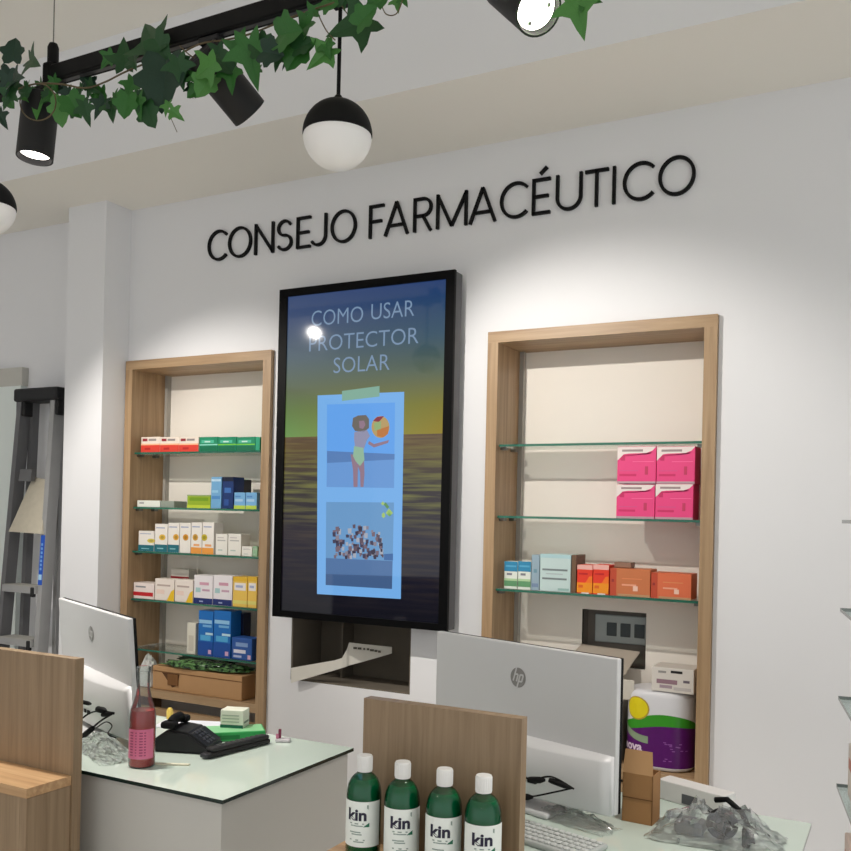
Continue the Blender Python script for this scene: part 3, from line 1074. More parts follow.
# ================================================================== CABLES
def cable(label, pts, r=.0028, plugs=()):
    t = thing('power_cable', label, 'cable', pts[0], group='black cables behind the computers')
    o = Vector(pts[0])
    P = [Vector(p) - o for p in pts]
    out = []
    for i in range(len(P) - 1):
        p0, p1, p2, p3 = P[max(i - 1, 0)], P[i], P[i + 1], P[min(i + 2, len(P) - 1)]
        for k in range(8):
            s = k / 8
            out.append(.5 * ((2 * p1) + (p2 - p0) * s + (2 * p0 - 5 * p1 + 4 * p2 - p3) * s * s + (3 * p1 - p0 - 3 * p2 + p3) * s ** 3))
    out.append(P[-1])
    MB().tube(out, r, BLACK, 6).build('cord', t, smooth=50)
    for a, b_, rr in plugs:
        A, B = Vector(a) - o, Vector(b_) - o
        MB().tube([A, A.lerp(B, .15), A.lerp(B, .7), B], [rr * .8, rr, rr, rr * .45], BLACK, 8).build('plug', t, smooth=50)
    return t


def on(px, py, h=0):      # point h above the counter seen at a pixel
    return aZ(px, py, CT + h)


def cr(px, py):
    return aY(px, py, 1.785)


def cl(px, py):
    return aY(px, py, 1.735)


cable('upper black cable with a plug running into the right computer', [cr(516, 776), cr(534, 779), cr(552, 777), cr(574, 789)], .0022, [(cr(528, 780), cr(545, 780), .007), (cr(549, 780), cr(571, 788), .006)])
cable('lower black cable looping past the right computer ports', [cr(514, 798), cr(535, 796), cr(555, 792), cr(573, 788)], .002, [(cr(516, 797), cr(533, 797), .007)])
cable('black cable with a square plug behind the left computer', [cl(78, 722), cl(90, 713), cl(104, 711), cl(114, 714)], .0024, [(cl(97, 709), cl(106, 711), .009), (cl(102, 715), cl(114, 713), .006), (cl(82, 702), cl(91, 704), .006)])
cable('short black cable dropping to the left counter top', [cl(114, 713), cl(102, 720), cl(92, 728), cl(84, 735)], .0024, [(cl(93, 728), cl(82, 737), .008)])
cable('thin black cable curling beside the pink bottle', [cl(96, 728), cl(106, 722), cl(112, 726), cl(108, 734), cl(116, 738)], .0016)


# ================================================================== CRUMPLED PLASTIC
def crumple(label, cat, name, c, sx, sy, sz, rotz, seed, n=22, mat_=None):
    m = MB()
    mt = mat_ or FILM
    pts = []
    for j in range(n + 1):
        row = []
        for i in range(n + 1):
            u, v = i / n * 2 - 1, j / n * 2 - 1
            dome = max(0, 1 - (abs(u) ** 2.6)) * max(0, 1 - abs(v) ** 2.6)
            q = Vector((u * 3.1 + seed, v * 3.1, seed * .7))
            ns = noise.noise(q * 1.3) * .5 + noise.noise(q * 3.1) * .35
            rid = abs(noise.noise(q * 2.2)) * .55
            z = sz * max(0.01, dome * (.62 + ns * .5) + rid * dome ** .5 * .6)
            row.append((u * sx + noise.noise(q * 2 + Vector((5, 0, 0))) * sx * .14, v * sy + noise.noise(q * 2 + Vector((0, 9, 0))) * sy * .14, z + .0012))
        pts.append(row)
    for j in range(n):
        for i in range(n):
            a, b_, c_, d = pts[j][i], pts[j][i + 1], pts[j + 1][i + 1], pts[j + 1][i]
            m.face([a, b_, c_], mt)
            m.face([a, c_, d], mt)
    o = m.build(name, loc=c, rot=(0, 0, rotz))
    return tag(o, label, cat)


p = on(116, 748)
crumple('crumpled clear plastic wrap lying left of the pink bottle', 'plastic wrap', 'plastic_wrap', (p.x, p.y - .045, CT), .14, .048, .05, -.45, 3.1)
p = on(575, 806)
crumple('crumpled clear plastic wrap under the right computer', 'plastic wrap', 'plastic_wrap', (p.x + .03, p.y - .105, CT), .10, .035, .03, -.3, 8.4)

# bagged scanner
p = on(712, 838)
sc = thing('bagged_scanner', 'black round handheld scanner with grey body on the right counter in a bag', 'scanner', (p.x, p.y, CT))
R = Matrix.Translation((.02, -.005, .034)) @ Matrix.Rotation(1.25, 4, 'X') @ Matrix.Rotation(.2, 4, 'Y')
MB().lathe([(.0, -.02), (.026, -.02), (.031, -.012), (.031, .012), (.027, .018), (.022, .02), (.018, .012), (0, .012)], BLACKM, 24, R).build('scan_head', sc, smooth=40)
MB().lathe([(.0, .0125), (.014, .0125), (.013, .016), (0, .017)], mat((60, 62, 66), .1), 20, R).build('lens', sc, smooth=40)
MB().rbox((-.075, -.02, .002), (-.015, .03, .03), mat((120, 122, 124), .4), .008).build('grip', sc)
MB().tube([(.0, .03, .07), (.025, .02, .078), (.055, .01, .06), (.075, 0, .025), (.08, -.01, .006)], .006, BLACK, 8).build('cable', sc, smooth=50)
MB().rbox((.062, -.03, .001), (.078, -.005, .04), BLACK, .004).build('clip', sc)
p = on(705, 838)
crumple('crumpled clear plastic bag wrapped over the black scanner on the right counter', 'bag', 'plastic_bag', (p.x + .022, p.y + .008, CT), .128, .075, .085, .05, 1.7, 26)
p0 = on(672, 815)
pb_ = thing('white_carton', 'long white carton lying slanted under the plastic bag next to the brown box', 'box', (p0.x + .03, p0.y + .10, CT), (0, 0, -.35))
MB().rbox((-.085, -.025, .0005), (.085, .025, .045), mat((224, 222, 220), .5), .002).build('carton', pb_)
MB().box((-.02, -.0256, .004), (.02, -.0251, .026), mat((90, 90, 94), .5)).build('printed_mark', pb_)

# brown open cartons on the right counter
c0 = on(629, 822)
bb = thing('brown_carton', 'small open brown cardboard carton with a raised flap beside the right computer', 'box', (c0.x + .018, c0.y + .028, CT), (0, 0, -.05))
hw, hd, hh = .033, .028, .105
for a, b_ in (((-hw, -hd, 0), (hw, -hd + .002, hh)), ((-hw, hd - .002, 0), (hw, hd, hh)), ((-hw, -hd, 0), (-hw + .002, hd, hh)), ((hw - .002, -hd, 0), (hw, hd, hh))):
    MB().box((a[0], a[1], .0005), b_, CARDBD).build('wall', bb)
MB().box((-hw, -hd - .0012, .052), (hw, -hd - .0002, .054), mat((110, 76, 44), .9)).build('seam', bb)
m = MB()
m.face([(-hw, -hd, hh), (hw, -hd, hh), (hw - .006, -hd + .012, hh + .048), (-hw + .001, -hd + .012, hh + .048)], CARDB)
m.face([(-hw, -hd + .002, hh), (hw, -hd + .002, hh), (hw - .006, -hd + .014, hh + .048), (-hw + .001, -hd + .014, hh + .048)], CARDB)
m.build('flap', bb)

# keyboard-like tray between screen panel and counter front
p = on(548, 846)
kb = thing('keyboard', 'pale grey flat keyboard on the right counter below the computer', 'keyboard', (p.x, p.y + .02, CT), (0, 0, -.25))
MB().rbox((-.10, -.05, .0005), (.10, .05, .012), mat((186, 190, 188), .4), .004).build('case', kb)
kme = MB().rbox((-.006, -.006, 0), (.006, .006, .004), mat((205, 208, 206), .4), .0015, 1).mesh('key')
for r_ in range(5):
    for c_ in range(13):
        o = bpy.data.objects.new('key', kme)
        COL.objects.link(o)
        o.parent = kb
        o.location = (-.088 + c_ * .0147, -.036 + r_ * .018, .0118)

# ================================================================== MOUTHWASH BOTTLES
LBL = mat((240, 246, 241), .4, vary=.02)
GRN = mat((0, 122, 76), .15, vary=.08, trans=.15, spec=.6)
NAVY = mat((34, 32, 58), .4)
GTXT = mat((150, 166, 158), .5)
CAPW = mat((236, 236, 234), .45, vary=.02)
GTRI = mat((20, 110, 80), .4)
GBOT = clear('green_bottle_wall', (228, 246, 238), .9, .04)


def curved(m, pts, r, c):
    """flat (angle-length u, z) polygon wrapped on a cylinder of radius r, facing -y"""
    m.face([(r * math.sin(u / r), -r * math.cos(u / r), z) for u, z in pts], c)


def mouthwash(x, y, z, turn, label):
    t = thing('mouthwash_bottle', label, 'bottle', (x, y, z), (0, 0, turn), 'green mouthwash bottles on the ledge')
    r = .0325
    prof = [(0, .001), (r - .004, .001), (r, .005), (r, .112), (r - .0006, .122), (r - .003, .133), (r - .0075, .143), (r - .0135, .150), (.0140, .1535), (.0128, .156), (.0128, .160)]
    MB().lathe(prof, GBOT, 32).build('bottle', t, smooth=50)
    pl = [(0, .003), (r - .005, .003), (r - .0015, .007), (r - .0015, .112), (r - .0022, .122), (r - .0046, .133), (r - .009, .1425), (r - .011, .145), (0, .145)]
    MB().lathe(pl, GRN, 32).build('liquid', t, smooth=50)
    cp = MB()
    cp.lathe([(0, .157), (.0142, .157), (.0142, .184), (.0132, .186), (0, .186)], CAPW, 36)
    for k in range(24):
        a = 2 * PI * k / 24
        cp.tube([(.0142 * math.cos(a), .0142 * math.sin(a), .159), (.0142 * math.cos(a), .0142 * math.sin(a), .183)], .0007, CAPW, 5)
    cp.build('cap', t, smooth=45)
    m = MB()
    for k in range(16):
        a0, a1 = (-1.35 + 2.7 * k / 16) * r, (-1.35 + 2.7 * (k + 1) / 16) * r
        curved(m, [(a0, .026), (a1, .026), (a1, .1085), (a0, .1085)], r + .0004, LBL)
    lb = m.build('label', t, smooth=60)
    m = MB()
    vs_, fs = text_faces('kin', .034, bold=.0012)
    xm = (max(v.x for v in vs_) + min(v.x for v in vs_)) / 2
    n = len(m.v)
    k_ = m.mi(NAVY)
    for v in vs_:
        u = (v.x - xm) * .95 - .004
        rr = r + .0009
        m.v.append((rr * math.sin(u / rr), -rr * math.cos(u / rr), .075 + v.y * .85))
    for f in fs:
        m.f.append(tuple(i + n for i in f))
        m.m.append(k_)
    for a, b_, v in ((-.018, .010, .0675), (-.016, .008, .0635), (-.018, .004, .052), (-.014, .006, .048), (-.018, .012, .038), (-.010, .010, .0345)):
        curved(m, [(a, v), ((a + b_) / 2, v), (b_, v), (b_, v + .0022), ((a + b_) / 2, v + .0022), (a, v + .0022)], r + .0009, GTXT)
    curved(m, [(.008, .063), (.020, .063), (.020, .071)], r + .0009, GTRI)
    curved(m, [(.015, .097), (.018, .095), (.018, .103), (.015, .103)], r + .0009, GTXT)
    m.build('lettering', lb)
    return t


ML = ['leftmost green mouthwash bottle with a kin label, overlapping the counter corner', 'second green mouthwash bottle with a kin label from the left', 'third green mouthwash bottle with a kin label from the left', 'rightmost green mouthwash bottle with a kin label']
for i, (px, py, tr_) in enumerate([(365, 754, -.20), (403, 761.5, .06), (445, 768.5, -.10), (484, 775.5, .04)]):
    q = aY(px, py, 1.45)
    mouthwash(q.x, 1.45, .9155, tr_ + .48, ML[i])

# ================================================================== LEFT COUNTER OBJECTS
p = on(141, 768)
pk = thing('pink_bottle', 'clear glass bottle with red liquid and pink label at the left counter front', 'bottle', (p.x - .014, p.y + .016, CT), (0, 0, .55))
r = .0325
MB().lathe([(0, .0006), (r - .003, .0006), (r, .004), (r, .125), (r - .003, .145), (r - .010, .165), (.018, .185), (.0155, .20), (.0155, .235), (.0175, .236), (.0175, .250), (.0150, .251)], BOTTLE_CLEAR, 32).build('bottle', pk, smooth=50)
MB().lathe([(0, .003), (r - .004, .003), (r - .0015, .006), (r - .0015, .125), (r - .004, .142), (0, .142)], mat((214, 40, 40), .15, trans=.12, vary=.05), 32).build('liquid', pk, smooth=50)
m = MB()
for k in range(14):
    a0, a1 = (-1.2 + 2.4 * k / 14) * r, (-1.2 + 2.4 * (k + 1) / 14) * r
    curved(m, [(a0, .024), (a1, .024), (a1, .098), (a0, .098)], r + .0005, mat((216, 112, 146), .45))
lb = m.build('label', pk, smooth=60)
m = MB()
for k in range(9):
    v = .032 + k * .007
    curved(m, [(-.026, v), (-.016, v), (-.016, v + .003), (-.026, v + .003)], r + .001, mat((150, 60, 100), .5))
    curved(m, [(-.010, v), (.004, v), (.017, v), (.017, v + .003), (.004, v + .003), (-.010, v + .003)], r + .001, mat((150, 60, 100), .5))
m.build('fine_print', lb)

# desk phone
p = on(174, 752)
ph = thing('desk_phone', 'black desk telephone with handset behind the pink bottle', 'telephone', (p.x + .0, p.y + .045, CT), (0, 0, .35))
m = MB()
prof = [(-.075, .0006), (.085, .0006), (.085, .018), (.03, .055), (-.03, .062), (-.075, .03)]
bm = bmesh.new()
vs0 = [bm.verts.new((x, -.055, z)) for x, z in prof]
vs1 = [bm.verts.new((x, .055, z)) for x, z in prof]
bm.faces.new(vs0)
bm.faces.new(vs1[::-1])
for i in range(len(prof)):
    j = (i + 1) % len(prof)
    bm.faces.new((vs0[i], vs1[i], vs1[j], vs0[j]))
bmesh.ops.recalc_face_normals(bm, faces=bm.faces[:])
bmesh.ops.bevel(bm, geom=bm.edges[:], offset=.006, segments=2, affect='EDGES')
m.bm(bm, BLACKM)
m.build('base', ph)
m = MB()
m.tube([(-.03, -.036, .075), (-.028, -.02, .083), (-.028, .02, .083), (-.03, .036, .075)], [.013, .012, .012, .013], BLACK, 10)
hset = m.build('handset', ph, smooth=50)
MB().rbox((-.052, -.056, .062), (-.008, -.026, .082), BLACK, .008).build('mouthpiece', hset)
MB().rbox((-.052, .026, .062), (-.008, .056, .082), BLACK, .008).build('earpiece', hset)
kme2 = MB().rbox((-.005, -.006, 0), (.005, .006, .003), mat((58, 58, 62), .4), .001, 1).mesh('key')
for r_ in range(4):
    for c_ in range(3):
        o = bpy.data.objects.new('key', kme2)
        COL.objects.link(o)
        o.parent = ph
        o.location = (.038 + r_ * .011, -.025 + c_ * .018, .0495 - r_ * .0074)
        o.rotation_euler = (0, .59, 0)
# small yellow cap
p = on(157, 727)
o = MB().lathe([(0, .0006), (.010, .0006), (.010, .026), (.008, .030), (.006, .034), (0, .034)], mat((226, 196, 96), .4), 18).build('yellow_bottle_cap', loc=(p.x - .045, p.y + .10, CT), smooth=45)
tag(o, 'small yellow plastic cap standing behind the pink bottle', 'cap')
# paper sheet with pale blue print
p = on(190, 728)
ps = thing('paper_sheet', 'white sheet of paper with blue print lying behind the black phone', 'paper', (p.x - .02, p.y + .03, CT), (0, 0, .4))
MB().box((-.10, -.05, .0006), (.10, .05, .003), mat((220, 222, 228), .6)).build('sheet', ps)
MB().box((-.07, -.035, .0031), (.05, -.02, .0034), mat((140, 150, 190), .6)).build('printed_band', ps)
# green carton + small white box
a, b_, c_ = on(191, 747), on(233, 749), on(266, 733)
gb = thing('green_carton', 'flat bright green carton on the left counter under a small white box', 'box', ((a.x + c_.x) / 2 - .012, (a.y + c_.y) / 2 + .02, CT), (0, 0, .78))
MB().rbox((-.092, -.045, .0006), (.092, .045, .026), mat((52, 160, 84), .4, vary=.03), .002).build('carton', gb)
MB().box((-.088, -.041, .0262), (.088, .041, .0265), mat((140, 206, 150), .35)).build('pale_lid_print', gb)
MB().box((-.06, -.0455, .006), (.02, -.0452, .018), mat((20, 118, 56), .4)).build('printed_band', gb)
p = aZ(229, 728, CT + .027)
wbx = thing('small_white_box', 'small white box with dark green base print standing on the green carton', 'box', (p.x - .004, p.y + .03, CT + .0268), (0, 0, .35))
MB().rbox((-.034, -.027, 0), (.034, .027, .05), mat((222, 224, 208), .5, vary=.02), .0015).build('carton', wbx)
MB().box((-.034, -.0278, 0), (.034, -.0274, .009), mat((20, 92, 70), .5)).build('green_band', wbx)
for k in range(3):
    MB().box((-.028, -.0278, .016 + k * .009), (.022, -.0274, .019 + k * .009), mat((168, 176, 160), .5)).build('text_line', wbx)
MB().box((.0344, -.02, .012), (.0348, .02, .018), mat((110, 120, 110), .5)).build('side_print', wbx)
# black remote-like scanner
a, b_ = on(205, 759), on(267, 743)
mid = (a + b_) / 2
ang = math.atan2(b_.y - a.y, b_.x - a.x)
L = (b_ - a).length
bs = thing('black_stapler', 'long black textured handheld device lying in front of the green carton', 'device', (mid.x, mid.y, CT), (0, 0, ang))
MB().rbox((-L / 2, -.017, .001), (L / 2, .017, .016), BLACKM, .007, 3).build('lower_half', bs)
MB().rbox((-L / 2 + .012, -.015, .0155), (L / 2 - .004, .015, .026), mat((34, 34, 36), .5), .006, 3).build('upper_half', bs)
for k in range(9):
    x = -L / 2 + .04 + k * .018
    MB().rbox((x, -.011, .0255), (x + .009, .011, .0278), mat((58, 58, 60), .5), .001, 1).build('ridge', bs)
MB().rbox((-L / 2 - .008, -.012, .004), (-L / 2 + .004, .012, .014), mat((50, 50, 54), .4), .003).build('nose', bs)
# pens / small plastic thing
p = on(276, 744)
st = thing('small_pink_packet', 'tiny clear packet with pink tabs at the right end of the black device', 'packet', (p.x, p.y + .03, CT), (0, 0, .5))
MB().rbox((-.02, -.012, .0006), (.022, .012, .010), mat((206, 200, 204), .3), .003).build('pouch', st)
MB().rbox((-.012, -.004, .0102), (-.004, .003, .036), mat((120, 40, 70), .4), .002).build('tab', st)
MB().rbox((-.018, -.010, .0102), (-.010, -.005, .024), mat((200, 120, 150), .4), .002).build('tab', st)
# small white card by the pink bottle
p = on(172, 765)
o = MB().box((-.045, -.006, .0006), (.045, .006, .004), mat((226, 222, 200), .5)).build('paper_strip', loc=(p.x, p.y, CT), rot=(0, 0, .45))
tag(o, 'narrow cream paper strip lying beside the pink bottle', 'paper')

# ================================================================== BOTTOM OF THE LEFT NICHE
zb = .77
cb = thing('cardboard_box', 'wide brown cardboard box on the floor of the left niche under the green bag', 'box', (-2.635, 3.045, zb))
MB().rbox((-.255, -.09, .0006), (.235, .085, .100), CARDB, .002, 1).build('carton', cb)
MB().box((-.256, -.0915, .076), (.236, -.0903, .0795), mat((120, 84, 50), .9)).build('lid_seam', cb)
m = MB()
m.face([(-.20, -.0912, .075), (-.10, -.0912, .075), (-.115, -.0912, .025), (-.14, -.0912, .015)], mat((92, 60, 34), .9))
m.build('torn_tab', cb)
MB().rbox((-.165, -.096, .025), (-.105, -.0918, .072), mat((124, 84, 46), .85), .002, 1).build('handle_flap', cb)


def bag(name, label, cat, loc, s, rot, seed, m_, n=3):
    bm = bmesh.new()
    bmesh.ops.create_icosphere(bm, subdivisions=n + 1, radius=1)
    for v in bm.verts:
        q = v.co * 2.1 + Vector((seed, 0, 0))
        f = 1 + .34 * noise.noise(q) + .26 * abs(noise.noise(q * 2.4)) + .14 * noise.noise(q * 5)
        c = v.co * f
        v.co = Vector((c.x * s[0], c.y * s[1], max(-.8, c.z) * s[2] + s[2] * .8 + .0006))
    o = MB().bm(bm, m_).build(name, loc=loc, rot=(0, 0, rot))
    return tag(o, label, cat)


gm = bpy.data.materials.new('green_bag')
gm.use_nodes = True
nt = gm.node_tree
b = nt.nodes['Principled BSDF']
b.inputs['Roughness'].default_value = .25
nzz = nt.nodes.new('ShaderNodeTexNoise')
nzz.inputs['Scale'].default_value = 60
rp = nt.nodes.new('ShaderNodeValToRGB')
rp.color_ramp.elements[0].position = .38
rp.color_ramp.elements[0].color = (*lin((14, 34, 18)), 1)
rp.color_ramp.elements[1].position = .66
rp.color_ramp.elements[1].color = (*lin((120, 168, 104)), 1)
tcc = nt.nodes.new('ShaderNodeTexCoord')
nt.links.new(tcc.outputs['Object'], nzz.inputs['Vector'])
nt.links.new(nzz.outputs['Fac'], rp.inputs[0])
nt.links.new(rp.outputs[0], b.inputs['Base Color'])
bag('green_garland_bag', 'crumpled green plastic bag lying on top of the wide cardboard box', 'bag', (-2.62, 3.005, zb + .1002), (.19, .055, .019), .10, 4.2, gm)
bag('dark_green_bundle', 'dark green leafy bundle lying behind the crumpled green bag', 'bag', (-2.72, 3.092, zb + .1002), (.13, .016, .022), .03, 9.2, mat((24, 40, 24), .5, vary=.4, vscale=80))
p = aY(141, 672, 2.98)
crumple('white tissue bundle in the lower left corner of the left niche', 'tissue', 'white_tissue', (-2.955, 3.0, zb), .045, .05, .16, .2, 5.5, 14, mat((220, 220, 216), .6))

# ================================================================== PURPLE PACK IN THE RIGHT NICHE
pp = thing('paper_roll_pack', 'plump purple white and green wrapped paper roll pack in the right niche', 'paper pack', (-.713, 3.05, .738))
PW = mat((222, 222, 226), .3, vary=.02)
PPU = mat((88, 14, 104), .3, vary=.15, vscale=60)
PGR = mat((54, 150, 34), .35, vary=.08)
PYE = mat((232, 214, 20), .4, vary=.06)

def packx(u):   # outline of the rounded pack front: u = arc length from the left front corner
    w2, d2, rr = .110, .085, .075
    q = PI / 2 * rr
    if u < q:
        a = u / rr
        return (-w2 + rr - rr * math.cos(a), -d2 + rr - rr * math.sin(a))
    u -= q
    s_ = 2 * (w2 - rr)
    if u < s_:
        return (-w2 + rr + u, -d2)
    u -= s_
    a = min(u / rr, PI / 2)
    return (w2 - rr + rr * math.sin(a), -d2 + rr - rr * math.cos(a))


TOT = PI / 2 * .075 * 2 + 2 * (.110 - .075)


def strip(name, lo, hi, c, off, u0=0, u1=1, n=26):
    m_ = MB()
    for i in range(n):
        a, b2 = u0 + (u1 - u0) * i / n, u0 + (u1 - u0) * (i + 1) / n
        k = (1 + off)
        (xa, ya), (xb, yb) = packx(a * TOT), packx(b2 * TOT)
        m_.face([(xa * k, ya * k, lo(a)), (xb * k, yb * k, lo(b2)), (xb * k, yb * k, hi(b2)), (xa * k, ya * k, hi(a))], c)
    return m_.build(name, pp, smooth=60)


half_ = [packx(TOT * i / 30) for i in range(31)]
ringp = half_ + [(-x, -y) for x, y in half_]
m = MB()
kk = m.mi(PW)
levels = [(.0006, .86), (.004, .95), (.012, 1.0), (.235, 1.0), (.247, .97), (.254, .90), (.257, .80), (.2575, .3)]
for z, f in levels:
    m.v += [(x * f, y * f, z) for x, y in ringp]
NR_ = len(ringp)
for a in range(len(levels) - 1):
    for i in range(NR_):
        j = (i + 1) % NR_
        m.f.append((a * NR_ + i, a * NR_ + j, (a + 1) * NR_ + j, (a + 1) * NR_ + i))
        m.m.append(kk)
m.f.append(tuple(range(NR_))[::-1])
m.f.append(tuple((len(levels) - 1) * NR_ + i for i in range(NR_)))
m.m += [kk, kk]
m.build('wrapper', pp, smooth=50)
wave = lambda u: .150 + .022 * math.sin((u - .25) * 4.2)
strip('purple_print', lambda u: .014, lambda u: wave(u) - .012, PPU, .004)
strip('green_swoosh', lambda u: wave(u) - .014 - .012 * math.sin(u * PI), lambda u: wave(u) + .012 * math.sin(u * PI) ** .5, PGR, .008)
strip('grey_swirl', lambda u: .085 + .05 * (1 - u * 2.2) ** 2, lambda u: .108 + .05 * (1 - u * 2.2) ** 2, mat((140, 160, 130), .4), .011, .02, .42)
nq = 22
m = MB()
for ring, (c_, rr) in enumerate(((mat((190, 160, 60), .4), 1.12), (PYE, 1.0))):
    pts = []
    for k in range(nq):
        a = 2 * PI * k / nq
        u = .29 + .125 * rr * math.cos(a)
        x, y = packx(u * TOT)
        f = 1.014 + ring * .004
        pts.append((x * f, y * f, .196 + .034 * rr * math.sin(a)))
    cpt = packx(.29 * TOT)
    f = 1.016 + ring * .004
    for k in range(nq):
        m.face([(cpt[0] * f * 1.02, cpt[1] * f * 1.03, .196), pts[k], pts[(k + 1) % nq]], c_)
m.build('yellow_badge', pp)
m = MB()
vs_, fs = text_faces('nova', .05, bold=.0016)
x0_ = min(v.x for v in vs_)
n = len(m.v)
k_ = m.mi(mat((226, 206, 226), .4))
for v in vs_:
    x, y = packx(max(.0, .03 + (v.x - x0_) * .85))
    m.v.append((x * 1.02, y * 1.02, .058 + v.y * .8))
for f in fs:
    m.f.append(tuple(i + n for i in f))
    m.m.append(k_)
m.build('lettering', pp)
m = MB()
for k in range(16):
    u = .58 + .24 * random.random()
    z = .03 + random.random() * .08
    (xa, ya), (xb, yb) = packx(u * TOT), packx((u + .03) * TOT)
    m.face([(xa * 1.01, ya * 1.01, z), (xb * 1.01, yb * 1.01, z), (xb * 1.01, yb * 1.01, z + .003), (xa * 1.01, ya * 1.01, z + .003)], mat((150, 90, 165), .4))
m.build('fine_print', pp)
wb = thing('white_printed_box', 'white box with black slot and small print on top of the purple pack', 'box', (-.665, 3.03, .738 + .258))
MB().rbox((-.066, -.06, 0), (.068, .05, .078), mat((220, 214, 206), .5, vary=.02), .0015).build('carton', wb)
for a, b_, c_ in (((-.05, .026), (.016, .040), (150, 118, 130)), ((-.04, .012), (.0, .022), (170, 150, 160)), ((-.005, .062), (.032, .070), (26, 24, 26)), ((-.045, .060), (-.02, .067), (150, 146, 142)), ((.035, .034), (.055, .042), (110, 100, 110)), ((.005, .008), (.06, .018), (196, 190, 186))):
    MB().box((a[0], -.0606, a[1]), (b_[0], -.0602, b_[1]), mat(c_, .5)).build('print_block', wb)
o = MB().rbox((-.036, 0, .0), (.03, .004, .07), mat((224, 218, 206), .6), .001, 1).build('white_card', loc=(aY(626, 666, 2.99).x, 2.99, .952), rot=(.25, 0, .1))
tag(o, 'small blank white card leaning under the socket recess of the right niche', 'card')
o = MB().rbox((-.07, -.05, .0006), (.09, .09, .20), mat((150, 142, 130), .7), .002, 1).build('grey_carton', loc=(-.93, 3.03, .7385))
tag(o, 'plain greyish carton standing in the right niche behind the computer', 'box')

# ================================================================== STEPLADDER
ld = thing('stepladder', 'grey aluminium stepladder with black top cap leaning beside the pillar', 'ladder', (-3.53, 2.80, 0))
lo = Vector(ld.location)


def bar(name, a, b_, wx, wy, m_, parent=ld):
    a, b_ = Vector(a) - lo, Vector(b_) - lo
    mm = MB()
    k = mm.mi(m_)
    for p_ in (a, b_):
        mm.v += [(p_.x - wx, p_.y - wy, p_.z), (p_.x + wx, p_.y - wy, p_.z), (p_.x + wx, p_.y + wy, p_.z), (p_.x - wx, p_.y + wy, p_.z)]
    for f in ((0, 1, 2, 3), (7, 6, 5, 4), (0, 4, 5, 1), (1, 5, 6, 2), (2, 6, 7, 3), (3, 7, 4, 0)):
        mm.f.append(f)
        mm.m.append(k)
    return mm.build(name, parent)


def fy(z):
    return 2.725 + .064 * z


XL, XRr = -3.625, -3.405
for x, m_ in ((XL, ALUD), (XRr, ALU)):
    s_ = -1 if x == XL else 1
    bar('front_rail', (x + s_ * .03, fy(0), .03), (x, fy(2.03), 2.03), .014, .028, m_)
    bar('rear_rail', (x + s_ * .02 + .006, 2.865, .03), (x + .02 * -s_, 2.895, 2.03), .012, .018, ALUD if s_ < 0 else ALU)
    bar('foot', (x + s_ * .03, fy(0), 0.0005), (x + s_ * .03, fy(0), .035), .019, .034, BLACKM)
MB().rbox(tuple(Vector((XL - .03, 2.815, 2.025)) - lo), tuple(Vector((XRr + .04, 2.925, 2.085)) - lo), BLACKM, .01, 2).build('top_cap', ld)
MB().rbox(tuple(Vector((XL - .028, 2.83, 1.96)) - lo), tuple(Vector((XL + .03, 2.90, 2.03)) - lo), BLACKM, .006, 2).build('cap_bracket', ld)
MB().rbox(tuple(Vector((XRr - .025, 2.83, 1.96)) - lo), tuple(Vector((XRr + .03, 2.90, 2.03)) - lo), BLACKM, .006, 2).build('cap_bracket', ld)
for z in (.22, .455, .69, .925, 1.16):
    y = fy(z)
    o = bar('step', (XL + .5 * (XRr - XL), y, z), (XL + .5 * (XRr - XL), y, z + .03), (XRr - XL) / 2, .04, ALU)
    MB().box(tuple(Vector((XL + .01, y - .041, z + .030)) - lo), tuple(Vector((XRr - .01, y + .041, z + .034)) - lo), mat((168, 166, 160), .6)).build('tread', o)
    MB().rbox(tuple(Vector((XRr - .03, y - .045, z - .015)) - lo), tuple(Vector((XRr - .008, y - .028, z + .028)) - lo), BLACKM, .003, 1).build('step_cap', o)
# folded platform
m = MB()
TR = mat((196, 188, 170), .7, vary=.1, vscale=40)
q = [aY(33, 477, 2.84), aY(47.5, 480, 2.84), aY(41.5, 534, 2.775), aY(8.5, 531.5, 2.765)]
q2 = [p_ + Vector((0, .012, 0)) for p_ in q]
m.face([p_ - lo for p_ in q], TR)
m.face([p_ - lo for p_ in q2[::-1]], TR)
for i in range(4):
    j = (i + 1) % 4
    m.face([q[i] - lo, q2[i] - lo, q2[j] - lo, q[j] - lo], TR)
m.build('platform', ld)
a, b_ = aY(22, 466, fy(1.72) - .03), aY(33, 473, fy(1.72) - .03)
bar('hinge_plate', (a.x + .02, fy(1.72) - .02, 1.66), (a.x + .03, fy(1.72) - .02, 1.715), .04, .012, ALUD)
def railx(z):
    return XRr + .03 * (1 - z / 2.03)


stk = bar('blue_sticker', (railx(1.2), fy(1.2) - .0295, 1.2), (railx(1.42), fy(1.42) - .0295, 1.42), .0125, .001, mat((24, 84, 190), .4))
for k in range(7):
    z = 1.265 + k * .018
    bar('sticker_mark', (railx(z), fy(z) - .0312, z), (railx(z), fy(z) - .0312, z + .011), .006, .0004, mat((120, 170, 230), .4), stk)
bar('sticker_mark', (railx(1.222), fy(1.222) - .0312, 1.222), (railx(1.246), fy(1.246) - .0312, 1.246), .010, .0004, mat((170, 210, 240), .4), stk)

